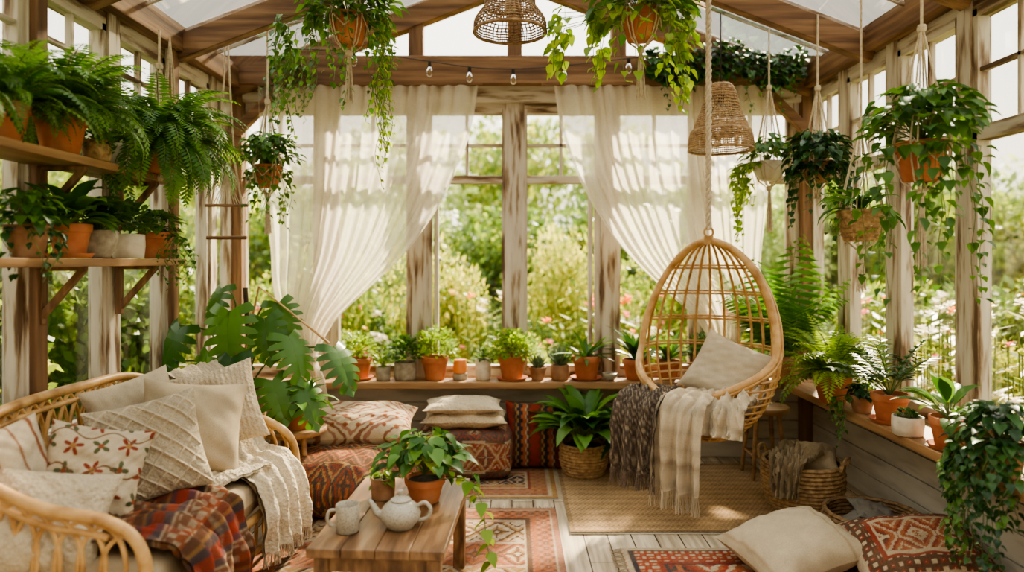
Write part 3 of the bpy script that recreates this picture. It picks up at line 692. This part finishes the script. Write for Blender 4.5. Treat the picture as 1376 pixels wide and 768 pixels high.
pil('kilim_cushion',(.24,5.06,.20),(0,-1,.15),.36,.38,.10,-4,rugm,kil([BRN,RED,NAVY,OCH,RED,CR],.36,.38,6,.12),4,n=90)
pil('linen_floor_cushion',(1.36,3.30,.125),(-.1,-.2,1),.58,.46,.22,18,linen,lambda U,V:stripes(U,V,[np.array((.52,.425,.30)),np.array((.41,.31,.20))],[.08,.006]),8,up=(0,1,0))
pil('kilim_floor_cushion',(1.88,3.17,.135),(-.15,-.25,1),.62,.50,.24,-8,rugm,kil([RED,CR,RUST,BRN,CR,RED],.62,.5,9,.17),9,n=140,up=(0,1,0))
# ================================================================== BASKETS, STOOLS
b=B(); coil(b,.19,.225,.30,wicker,13,.02); 
for s_ in(-1,1): tube(b,cr([(s_*.235,-.07,.28),(s_*.25,-.05,.34),(s_*.25,.05,.34),(s_*.235,.07,.28)],5),.009,wicker,6)
drape(b,[(.0,.17,.27),(0,.05,.33),(0,-.1,.33),(0,-.20,.325),(0,-.25,.29),(0,-.26,.14)],(1,0,0),.30,cloth,plain((.42,.33,.22)),4,amp=.05,fold=.04,nw=40,endw=.5)
pillow(b,.32,.28,.14,frame((.03,.05,.30),(.1,-.3,1),(0,1,0),20),cloth,plain((.44,.35,.24)),seed=5)
make(b,'blanket_basket',(1.76,4.14,0),rad(-40),clamp=False)
b=B(); coil(b,.215,.235,.15,wickerD,7,.015,rt=.013); 
for i in range(3): pillow(b,.26,.24,.07,frame((.04*(i-1),.05*(i-1),.06+.03*i),(0.1*i,-.1,1),(0,1,0),i*40),cloth,plain((.26,.235,.20)),seed=i)
make(b,'wicker_basket',(1.95,3.70,0),clamp=False)
def stool(name,loc,r,h,mat,sq=False):
    b=B(); lathe(b,[(0,h-.035),(r*.96,h-.035),(r,h-.025),(r,h-.008),(r*.97,h),(0,h)],mat,n=32)
    for k in range(4):
        a=pi/4+k*pi/2; tube(b,[(r*.62*cos(a),r*.62*sin(a),h-.03),(r*.95*cos(a),r*.95*sin(a),0)],[.017,.013],mat,8)
    for k in range(4):
        a=pi/4+k*pi/2; a2=a+pi/2; q=.82; z=h*.35
        tube(b,[(r*q*cos(a),r*q*sin(a),z),(r*q*cos(a2),r*q*sin(a2),z)],.009,mat,6)
    make(b,name,loc,clamp=False)
stool('wooden_stool',(1.74,4.72,0),.17,.50,sillX)
stool('side_table',(-1.32,4.12,0),.20,.50,sillX)
stool('plant_stand',(-1.70,4.22,0),.17,.48,woodZ)
# ================================================================== PLANTS
def P_(name,loc,r,h,pm_=terra,kind='terra',fn=None,saucer=False,rot=0):
    b=B(); z=pot(b,r,h,pm_,kind,saucer)
    if fn: fn(b,V3((0,0,z)))
    return make(b,name,loc,rot)
SZ=.622
# back sill
P_('potted_herb',(-1.14,5.07,SZ),.10,.15,terra,fn=lambda b,p:f_bush(b,p+UP*.07,.14,300,Llime,.04),saucer=True)
P_('small_potted_plant',(-.95,5.03,SZ),.055,.10,concr,'cyl',fn=lambda b,p:f_bush(b,p+UP*.03,.07,90,Llime,.03))
P_('potted_herb',(-.79,5.06,SZ),.085,.13,concr,'cyl',fn=lambda b,p:f_bush(b,p+UP*.07,.13,300,Lmid,.042))
P_('potted_herb',(-.57,5.06,SZ),.10,.17,terra,fn=lambda b,p:f_bush(b,p+UP*.08,.165,620,Llime,.034))
b=B(); lathe(b,[(0,0),(.05,0),(.055,.01),(.055,.045),(.0,.045)],concr); lathe(b,[(0,.045),(.048,.05),(.055,.09),(.045,.145),(.0,.155)],amber); make(b,'amber_lantern',(-.385,5.06,SZ))
P_('potted_herb',(-.0,5.05,SZ),.105,.17,terra,fn=lambda b,p:f_bush(b,p+UP*.06,.20,950,Llime,.036,.75),saucer=True)
P_('small_potted_plant',(-.215,5.06,SZ),.06,.15,ceram,'cyl',fn=lambda b,p:f_bush(b,p+UP*.02,.07,80,Lmid,.03))
P_('potted_succulent',(.19,5.05,SZ),.065,.095,terraD,fn=lambda b,p:f_aloe(b,p,22,.11,.024,Lsage))
P_('potted_succulent',(.355,5.06,SZ),.07,.11,terraD,'cyl',fn=lambda b,p:f_aloe(b,p,26,.18,.022,Lsage))
P_('potted_agave',(.55,5.06,SZ),.105,.17,terra,fn=lambda b,p:f_broad(b,p,20,.32,.045,Lmid,(15,80),'strap',.6,0),saucer=True)
P_('small_bowl',(.72,5.02,SZ),.055,.055,stonew,'bowl')
P_('potted_snake_plant',(.92,5.07,SZ),.10,.15,terra,fn=lambda b,p:(f_broad(b,p,26,.34,.055,Ldark,(35,88),'strap',.8,0)))
P_('potted_herb',(1.16,5.08,SZ),.09,.14,terra,fn=lambda b,p:f_broad(b,p,28,.28,.05,Lmid,(30,85),'lance',.8,.1))
P_('potted_herb',(1.45,5.08,SZ),.09,.14,terraD,fn=lambda b,p:f_bush(b,p+UP*.06,.16,320,Lmid,.045))
P_('potted_leafy_plant',(1.66,5.08,SZ),.08,.13,terra,fn=lambda b,p:f_broad(b,p,24,.26,.07,Lmid,(20,85),'ell',1,.3))
# floor plants by back wall
b=B(); coil(b,.125,.155,.24,wicker,11,.02); lathe(b,[(.14,.20),(0,.20)],soil); f_broad(b,(0,0,.21),60,.42,.12,Lmid,(30,86),'ell',1.1,.42); make(b,'peace_lily_in_basket',(.50,4.76,0),clamp=True)
P_('potted_leafy_plant',(.80,4.86,0),.11,.22,terraD,fn=lambda b,p:f_broad(b,p,40,.34,.08,Ldark,(25,85),'ell',1.2,.3))
# palm in the right corner
b=B(); z=pot(b,.12,.20,terraD); 
f_fern(b,(0,0,z),26,.92,Lfern,(58,88),1.05,.30,16,ldroop=.5,wd=.32); f_broad(b,(0,0,z),14,.6,.05,Lmid,(50,85),'lance',.9,.1); make(b,'potted_palm',(1.98,4.92,SZ))
# right sill
b=B(); z=pot(b,.11,.17,terra); f_fern(b,(0,0,z+.01),120,.42,Llime,(12,85),1.5,.17,17); make(b,'potted_fern',(1.99,4.24,SZ))
def zz(b,p):
    for i in range(14):
        az=R.uniform(0,6.28); e=R.uniform(.7,1.4); q=V3(p); pts=[q.copy()]
        for k in range(9):
            d=sph(az,e); q=q+d*.038; e-=.07; pts.append(q.copy())
            if k>1:
                for sg in(-1,1): leaf(b,Ldark,q,(V3((-sin(az),cos(az),0))*sg+d*.6),UP,.08,.036,'ell',.3)
        tube(b,pts,.004,stem,4)
P_('potted_zz_plant',(2.06,3.72,SZ),.095,.15,terra,fn=zz,saucer=True)  # zz plant in a terracotta pot
P_('small_potted_plant',(2.00,3.45,SZ),.075,.095,ceram,'cyl',fn=lambda b,p:f_bush(b,p,.06,60,Lmid,.03))
P_('potted_herb',(2.05,3.20,SZ),.085,.14,terra,fn=lambda b,p:(f_broad(b,p,20,.22,.075,Lmid,(10,80),'ell',1,.4)),saucer=True)
b=B(); z=pot(b,.10,.13,terraD); f_dome(b,(0,0,z),.18,220,Ldark,.06)
for i in range(32): f_trail(b,(0,0,z+.02),R.uniform(2.2,4.6),R.uniform(.2,.6),Ldark if i%3 else Lmid,.05,.15,.032)
make(b,'trailing_ivy_plant',(2.00,2.80,SZ))
b=B(); z=pot(b,.07,.10,terraD); f_dome(b,(0,0,z),.09,60,Ldark,.05); 
for i in range(9): f_trail(b,(0,0,z),R.uniform(2.5,4.2),R.uniform(.15,.4),Lmid,.045,.14,.04)
make(b,'trailing_ivy_plant',(2.03,3.96,SZ))
# monstera
b=B(); z=pot(b,.13,.22,wicker,'cyl')
for i,(x,y,zh,s_,tl) in enumerate([(-.30,-.26,.50,.26,-.35),(.02,-.34,.62,.29,.05),(.34,-.26,.44,.26,.5),(.06,-.44,.32,.26,-.1),(-.42,-.18,.26,.23,-.7),(.60,-.20,.36,.26,.55),(.28,-.40,.16,.23,.4),(-.20,-.40,.16,.24,-.4),(-.14,-.02,.76,.23,-.3),(.22,-.04,.66,.23,.4),(-.50,-.05,.50,.21,-.7),(-.12,-.30,.34,.24,-.2),(.18,-.20,.56,.24,.2),(.44,-.34,.10,.22,.5),(-.36,-.36,.02,.22,-.5)]):
    q=V3((x,y*.8,z+zh*.86)); tube(b,cr([(0,0,z),(x*.4,y*.4,z+zh*.75),q],5),.006,stem,5)
    monst(b,q,V3((tl,-.35,-.75)),V3((tl*.5,-.75+.25*(i%3),.55+.15*(i%2))),s_,Lmon)
tube(b,[(0.02,.05,z),(-.02,.06,.85)],.016,bark,8); tube(b,[(-.05,-.02,z),(.1,-.03,.86),(.55,-.10,.52)],.008,rattan,6)
make(b,'potted_monstera',(-1.66,4.24,.48))
P_('potted_leafy_plant',(-1.28,4.06,.50),.075,.11,terra,fn=lambda b,p:f_broad(b,p,28,.24,.07,Lmid,(20,85),'ell',1.2,.35))
P_('small_potted_plant',(-1.42,4.20,.50),.06,.10,terraD,fn=lambda b,p:f_bush(b,p+UP*.04,.10,130,Lmid,.04))
# ---------------- left shelves
def shelf(z,y0,y1):
    b=B(); box(b,(-1.965,(y0+y1)/2,z-.018),(.25,y1-y0,.036),sillY)
    for y in (y0+.35,3.0,3.6):
        beam(b,(-2.07,y,z-.26),(-1.88,y,z-.045),.028,.028,woodZ); box(b,(-2.07,y,z-.16),(.03,.03,.26),woodZ); box(b,(-1.97,y,z-.045),(.2,.03,.02),woodZ)
    make(b,'wooden_wall_shelf',clamp=False,bevel=.003)
shelf(1.95,1.7,3.72); shelf(1.51,1.7,3.86)
def fernpot(x,y,z,r,h,n,L_,pmx=terra,kind='terra',up=(12,85)):
    b=B(); zz_=pot(b,r,h,pmx,kind); f_fern(b,(0,0,zz_+.01),n,L_,None,up,1.9,.15,20); make(b,'potted_fern',(x,y,z))
fernpot(-1.94,2.60,1.952,.09,.15,90,.38); fernpot(-1.93,2.92,1.952,.10,.17,140,.42); fernpot(-1.96,2.25,1.952,.1,.15,60,.4)
P_('small_potted_plant',(-1.91,3.14,1.952),.06,.10,wicker,'cyl',fn=lambda b,p:f_bush(b,p,.07,80,Lmid,.035))
P_('potted_herb',(-1.90,3.30,1.952),.06,.11,ceram,'cyl',fn=lambda b,p:[f_trail(b,p,R.uniform(0,6.28),R.uniform(.1,.25),Lfern,.035,.08,.025) for i in range(14)])
b=B(); z=pot(b,.11,.16,terra); hanger(b,.11,.16,.75,.40,.01,.02); f_fern(b,(0,0,z+.01),190,.49,None,(-8,80),2.25,.15,22); make(b,'potted_fern',(-1.84,3.56,1.952))
P_('potted_leafy_plant',(-1.93,2.72,1.512),.08,.13,terraD,fn=lambda b,p:(f_dome(b,p+UP*.03,.13,110,Lmid,.06),[f_trail(b,p,R.uniform(4.2,6.5),R.uniform(.15,.3),Ldark,.05,.12,.04) for i in range(8)]))
P_('potted_leafy_plant',(-1.93,2.98,1.512),.085,.14,terra,fn=lambda b,p:f_broad(b,p,40,.23,.09,Lmid,(15,80),'ell',1.1,.4),saucer=True)
P_('potted_leafy_plant',(-1.93,3.19,1.512),.08,.13,concr,'bowl',fn=lambda b,p:f_broad(b,p,32,.20,.07,Ldark,(25,85),'ell',1,.35))
P_('small_potted_plant',(-1.92,3.42,1.512),.075,.12,ceram,'cyl',fn=lambda b,p:f_bush(b,p+UP*.06,.11,200,Lmid,.045))
P_('trailing_ivy_plant',(-1.92,3.68,1.512),.085,.14,terra,fn=lambda b,p:(f_dome(b,p+UP*.02,.13,170,Lmid,.045),[f_trail(b,p,R.uniform(-.8,.9),R.uniform(.15,.35),Lmid,.035,.14,.03) for i in range(14)]))
# ---------------- hanging planters
def hang(name,x,y,z,r,h,pmx,kind,G,T,fn,ztop=None,basket=False):
    b=B()
    if basket: coil(b,r*.7,r,h,wicker,7,.01,rt=h/11); lathe(b,[(r*.95,h*.8),(0,h*.8)],soil); zz_=h*.8
    else: zz_=pot(b,r,h,pmx,kind)
    hanger(b,r,h,(roofz(x)-.0-z) if ztop is None else ztop-z,G,T); fn(b,V3((0,0,zz_)))
    make(b,name,(x,y,z))
def tr(b,p,n,lo,hi,mat,ls,out=.12,step=.045,a0=0,a1=6.28,wig=.012):
    for i in range(n): f_trail(b,p,R.uniform(a0,a1),R.uniform(lo,hi),mat,ls,out,step,wig=wig)
hang('hanging_pothos_planter',-1.54,4.3,1.96,.085,.14,terra,'terra',.40,.25,lambda b,p:(f_dome(b,p+UP*.02,.20,240,Lmid,.062,lo=-.2),tr(b,p,22,.15,.48,Lmid,.055)))
hang('hanging_ivy_planter',-.86,3.6,2.64,.10,.15,terra,'terra',.35,.26,lambda b,p:(f_dome(b,p,.28,360,Lmid,.065),tr(b,p,26,.2,.65,Lmid,.055,.2),tr(b,p,10,.65,.98,Llime,.045,.2,a0=-1,a1=1),tr(b,p,10,.4,.7,Lmid,.055,.34,a0=2.6,a1=3.6)))
hang('hanging_pothos_planter',.66,3.5,2.63,.10,.15,terra,'terra',.35,.26,lambda b,p:(f_dome(b,p,.28,210,Lmid,.10),tr(b,p,16,.25,.55,Llime,.09,.24,.055),tr(b,p,6,.5,.72,Llime,.08,.22,.055,a0=-.6,a1=.6),tr(b,p,8,.25,.45,Llime,.10,.42,.055,a0=2.6,a1=3.7)))
hang('hanging_pothos_planter',1.80,3.0,1.85,.105,.17,terra,'terra',.50,.34,lambda b,p:(f_dome(b,p+UP*.02,.25,220,Lmid,.085,lo=-.2),tr(b,p,19,.25,.78,Lmid,.075,.22,.05)))
hang('hanging_basket_planter',1.84,3.6,1.60,.10,.17,wicker,'cyl',.45,.22,lambda b,p:(f_broad(b,p,36,.22,.05,Lmid,(10,80),'ell',1.3,.3),tr(b,p,8,.2,.4,Lmid,.05,.13)),basket=True)
hang('hanging_ivy_planter',1.88,4.2,1.98,.09,.13,terraD,'terra',.45,.05,lambda b,p:(f_dome(b,p,.21,340,Ldark,.07,lo=-1.0),tr(b,p,32,.2,.5,Ldark,.06,.15)))
hang('hanging_pothos_planter',1.74,4.62,2.04,.10,.13,ceram,'bowl',.50,.30,lambda b,p:(f_dome(b,p+UP*.02,.18,90,Lmid,.07,lo=-.2),tr(b,p,16,.25,.65,Llime,.07,.21,a0=2.2,a1=3.9)))
b=B()
for s_ in(-1,1):
    tube(b,[(0,0,1.25),(s_*.02,0,.8),(s_*.05,0,.3),(s_*.10,0,.0)],.006,cord,6)
    tube(b,[(s_*.10,0,0),(s_*.10,0,-.22)],.005,cord,6)
tube(b,[(-.14,0,0),(.14,0,0)],.010,woodX,8); tube(b,[(-.13,0,-.21),(.13,0,-.21)],.012,woodX,8)
ringp=[V3((.035*cos(a),0,.45+.035*sin(a))) for a in np.linspace(0,6.283,17)[:-1]]; tube(b,ringp,.006,woodX,6,closed=True)
for k in range(11):
    x=-.09+.018*k; tube(b,[(x,0,0),(x*.4,0,.12),(0,0,.26)],.003,cord,4); 
make(b,'macrame_wall_hanging',(-1.86,4.45,1.86),rad(0),clamp=False)
for (x,y,z) in ((-1.98,3.95,2.15),):
    b=B()
    for k in range(10): tube(b,[(0,.0,.65),(sin(k*2.1)*.03,cos(k)*.03,.3),(sin(k*2.1)*.05,cos(k)*.05,0)],.004,cord,4)
    make(b,'macrame_cord_bundle',(x,y,z),clamp=False)
# ivy garlands
b=B()
for i in range(520):
    x=R.uniform(1.0,2.15); z=3.0+R.uniform(-.18,.08)+.05*sin(x*9); dd=V3((R.uniform(-.6,.6),-1,R.uniform(-1,.1)))
    leaf(b,Ldark if i%2 else Lmid,(x,5.03+R.uniform(-.05,.03),z),dd,(0,-.4,1),R.uniform(.05,.09),R.uniform(.04,.075),'heart',.4)
tube(b,cr([(1.0,5.04,3.02),(1.5,5.03,3.0),(1.9,5.03,3.02),(2.16,5.02,2.98)],6),.006,stem,5)
for x in(1.15,1.3,1.5,1.62,1.75,1.85,1.95,2.05,2.1): f_trail(b,(x,5.03,2.98),4.7,R.uniform(.2,.55),Lmid if x>1.7 else Ldark,.06,.04,.04)
make(b,'ivy_garland')
b=B()
for i in range(14): f_trail(b,(R.uniform(-.14,.14),0,0),4.7,R.uniform(.2,.5),Lmid,.055,.05,.038)
f_dome(b,(0,-.03,.0),.12,60,Lmid,.06); make(b,'ivy_garland',(-1.62,4.98,2.90))
# plants on the coffee table
b=B(); z=pot(b,.09,.11,terra,'terra'); f_dome(b,(0,0,z+.02),.20,90,Lmid,.092,lo=0); f_dome(b,(0,0,z+.05),.15,50,Llime,.075,lo=0)
tr(b,(0,0,z+.02),4,.06,.12,Lmid,.075,.22,.05,a0=-.5,a1=3.6)
pts=cr([(.05,-.03,z),(.18,-.08,z+.03),(.26,-.13,z-.06),(.28,-.16,z-.20),(.30,-.17,z-.30)],4); tube(b,pts,.0025,stem,4)
for i,q in enumerate(pts[3:]): leaf(b,Llime,q,sph(i*2.2,-.5),UP,.07,.058,'heart',.5)
make(b,'potted_pothos',(-.39,3.06,TZ))
P_('small_potted_plant',(-.585,3.10,TZ),.055,.095,terraD,'cyl',fn=lambda b,p:f_dome(b,p,.06,16,Llime,.05))
# ================================================================== LAMPS
def shade(name,loc,prof,ztop,nv=48,rt=.0035,mat=wicker):
    b=B(); P=cr([(r_,0,z) for r_,z in prof],5)
    for q in P: 
        tube(b,[V3((q.x*cos(2*pi*k/36),q.x*sin(2*pi*k/36),q.z+.002*sin(k*2.1))) for k in range(36)],rt,mat,5,closed=True)
    for k in range(nv):
        a=2*pi*k/nv
        for tw in(-.18,.18): tube(b,[V3((q.x*cos(a+tw*(j/len(P))),q.x*sin(a+tw*(j/len(P))),q.z)) for j,q in enumerate(P)],.0022,mat,4,cap=False)
    q=P[-1]; tube(b,[V3((q.x*cos(2*pi*k/36),q.x*sin(2*pi*k/36),q.z)) for k in range(36)],.008,mat,6,closed=True)
    zt=P[0].z; tube(b,[(0,0,zt-.09),(0,0,ztop-loc[2])],.005,metalD,6)
    lathe(b,[(0,zt-.05),(.022,zt-.06),(.022,zt-.12),(0,zt-.12)],metalD,n=12); lathe(b,[(.012,zt-.12),(.032,zt-.16),(.028,zt-.19),(0,zt-.205)],ceram,n=14)
    make(b,name,loc,clamp=False,sharp=0)
shade('rattan_pendant_lamp',(-.01,3.5,2.67),[(.03,.30),(.11,.29),(.125,.20),(.128,.14),(.13,.13),(.18,.06),(.185,.0)],roofz(0)-.1,mat=wickerD)
shade('rattan_pendant_lamp',(1.36,4.45,2.22),[(.03,.43),(.07,.42),(.10,.36),(.125,.26),(.16,.18),(.175,.13),(.19,.12),(.205,.06),(.205,.0)],roofz(1.36)-.1,rt=.0042,mat=wicker)
b=B(); pts=cr([(-1.6,5.0,3.05),(-1.1,4.98,3.02),(-.60,4.97,2.95),(-.31,4.97,2.91),(.01,4.97,2.895),(.38,4.97,2.92),(.9,4.98,2.98),(1.5,5.0,3.06)],6)
tube(b,pts,.004,metalD,5)
for x,z in((-1.15,3.02),(-.60,2.945),(-.31,2.905),(.01,2.89),(.38,2.915),(.85,2.97)):
    lathe(b,[(0,.0),(.012,0),(.013,-.035),(.011,-.038),(0,-.038)],metalD,(x,4.97,z),12)
    lathe(b,[(.011,-.036),(.022,-.055),(.027,-.075),(.022,-.098),(.01,-.108),(0,-.11)],Gbulb,(x,4.97,z),14); tube(b,[(x-.006,4.97,z-.04),(x-.004,4.97,z-.08),(x+.004,4.97,z-.08),(x+.006,4.97,z-.04)],.0015,rattan,4)
make(b,'string_lights',clamp=False)
# ================================================================== GARDEN
b=B(); b.add([(-40,-10,-.12),(40,-10,-.12),(40,60,-.12),(-40,60,-.12)],[(0,1,2,3)],grass,smooth=False); make(b,'ground',clamp=False)
def shrub(n,ls,mats,seed,trunk=False):
    b=B(); RR=random.Random(seed)
    bl=[(V3((RR.uniform(-.6,.6),RR.uniform(-.6,.6),RR.uniform(.35,1.55))),RR.uniform(.3,.5)) for i in range(16)]
    for i in range(n):
        c,r_=RR.choice(bl); d=V3((RR.gauss(0,1),RR.gauss(0,1),RR.gauss(0,1))).normalized(); q=c+d*r_*RR.uniform(.7,1.05)
        e=(d+V3((RR.uniform(-1,1),RR.uniform(-1,1),RR.uniform(-1,.6)))).normalized(); s_=ls*RR.uniform(.6,1.3); sd=e.cross(d+V3((.1,.2,.3))).normalized()*s_*.3
        b.add([q,q+e*s_*.45+sd,q+e*s_,q+e*s_*.45-sd],[(0,1,2,3)],mats[RR.random()<.2 and len(mats)>1],RR.random())
    tube(b,[(0,0,-.0),(.03,0,.5),(0,0,1.0)],.06 if trunk else .03,bark,6)
    for k in range(5): a=k*1.26; tube(b,[(0,0,.2),(.3*cos(a),.3*sin(a),.9)],.015,bark,5)
    me=make(b,'tmp',clamp=False,sharp=0); m_=me.data; bpy.data.objects.remove(me); return m_
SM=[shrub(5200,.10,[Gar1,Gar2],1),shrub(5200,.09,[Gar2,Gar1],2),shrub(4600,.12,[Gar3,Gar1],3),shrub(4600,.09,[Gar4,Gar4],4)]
def inst(m_,name,x,y,s_,h=None,z=-.12,rz=None):
    o=bpy.data.objects.new(name,m_); o.location=(x,y,z); o.scale=(s_,s_,h or s_); o.rotation_euler=(0,0,R.uniform(0,6.28) if rz is None else rz); scn.collection.objects.link(o)
for i in range(13): inst(SM[R.choice([0,1,2,0,2])],'garden_shrub',-5.4+i*.9+R.uniform(-.2,.2),R.uniform(7.8,8.6),R.uniform(.45,.62),R.uniform(.45,.75))
for i in range(9): inst(SM[[0,1,0,2][i%4]],'garden_shrub',-3.4+i*.85+R.uniform(-.2,.2),R.uniform(6.3,6.6),R.uniform(.28,.4),R.uniform(.42,.55))
inst(SM[1],'garden_shrub',-.80,7.8,.62,1.05); inst(SM[1],'garden_shrub',.85,8.8,.7,1.2); inst(SM[0],'garden_shrub',-2.1,7.2,.6,.95); inst(SM[0],'garden_shrub',2.0,7.8,.7,1.0)
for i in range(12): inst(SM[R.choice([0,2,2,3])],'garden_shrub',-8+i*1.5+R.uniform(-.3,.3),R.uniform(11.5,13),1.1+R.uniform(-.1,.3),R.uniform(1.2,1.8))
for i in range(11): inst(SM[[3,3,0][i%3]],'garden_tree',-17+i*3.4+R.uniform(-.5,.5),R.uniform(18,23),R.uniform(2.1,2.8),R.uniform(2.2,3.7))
for i in range(9): inst(SM[R.choice([2,0,2])],'garden_shrub',R.uniform(-4.0,-3.4),-.3+i*.85,R.uniform(.6,.8),R.uniform(.9,1.2))
for i in range(6): inst(SM[R.choice([2,0])],'garden_tree',R.uniform(-8.5,-6.5),0+i*2,1.6,R.uniform(1.8,2.4))
for i in range(9): inst(SM[R.choice([0,1,2])],'garden_shrub',R.uniform(3.9,4.7),.6+i*.85,R.uniform(.5,.7),R.uniform(.5,.8))
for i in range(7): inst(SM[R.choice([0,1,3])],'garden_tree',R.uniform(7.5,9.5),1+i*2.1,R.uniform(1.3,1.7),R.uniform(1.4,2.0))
def flowers(n,keys,seed):
    b=B(); RR=random.Random(seed)
    for i in range(n):
        x,y=RR.uniform(-1,1),RR.uniform(-.35,.35); h=RR.uniform(.5,1.35); mt=petals[RR.choice(keys)]; fl=RR.random()<.35
        tube(b,[(x,y,0),(x+RR.uniform(-.05,.05),y,h)],.006,stem,3,cap=False)
        for k in range(9): 
            z=RR.uniform(.1,h); dd=sph(RR.uniform(0,6.28),.3); sd=V3((-dd.y,dd.x,0))*.025; q=V3((x,y,z)); b.add([q,q+dd*.08+sd,q+dd*.20,q+dd*.08-sd],[(0,1,2,3)],Gar1 if k%3 else Gar2,RR.random())
        if fl:
            for m_ in range(RR.choice([1,2,4])):
                c=V3((x+RR.uniform(-.06,.06),y+RR.uniform(-.06,.06),h+.02*m_)); r_=RR.uniform(.035,.065)
                for k in range(12):
                    d=sph(k*.9,-.4+.12*k); sd=V3((-d.y,d.x,0)).normalized()*r_*.4; b.add([c,c+d*r_*.6+sd,c+d*r_,c+d*r_*.6-sd],[(0,1,2,3)],mt,RR.random())
    o=make(b,'tmp',clamp=False,sharp=0); m_=o.data; bpy.data.objects.remove(o); return m_
FM=[flowers(60,['pink','white','orange'],1),flowers(60,['pink','yellow','white'],2),flowers(60,['white','orange','yellow','pink'],3)]
for i in range(7): inst(FM[i%3],'flower_bed',-4.2+i*1.5,7.1+R.uniform(-.2,.3),.95,rz=0)
for i in range(4): inst(FM[i%3],'flower_bed',3.4,1.8+i*1.3,.95,rz=pi/2)
# ================================================================== LIGHT / CAMERA
w=bpy.data.worlds.new('sky'); scn.world=w; w.use_nodes=True; nt=w.node_tree; bg=nt.nodes['Background']
tcn=nt.nodes.new('ShaderNodeTexCoord'); sp=nt.nodes.new('ShaderNodeSeparateXYZ'); nt.links.new(tcn.outputs['Generated'],sp.inputs[0])
r=ramp(nt,[(.0,(1,.89,.71)),(.35,(1,.945,.83)),(1,(.97,.955,.92))]); nt.links.new(sp.outputs[2],r.inputs[0]); nt.links.new(r.outputs[0],bg.inputs[0]); bg.inputs[1].default_value=3.1
sl=bpy.data.lights.new('sun','SUN'); sl.energy=23; sl.angle=rad(4); sl.color=(1,.85,.60); so=bpy.data.objects.new('sun',sl); scn.collection.objects.link(so)
so.rotation_euler=V3((-.42,-.80,-.66)).to_track_quat('-Z','Y').to_euler()
cam=bpy.data.cameras.new('camera'); cam.lens=24; cam.sensor_width=36; cam.shift_y=-34/1376; co=bpy.data.objects.new('camera',cam); co.location=(0,0,1.5); co.rotation_euler=(pi/2,0,0)
cam.dof.use_dof=True; cam.dof.focus_distance=3.6; cam.dof.aperture_fstop=.9
scn.collection.objects.link(co); scn.camera=co
scn.view_settings.view_transform='AgX'
try: scn.view_settings.look='AgX - Medium High Contrast'
except Exception: pass
scn.view_settings.exposure=0.16
print('verts',sum(len(m.vertices) for m in bpy.data.meshes))
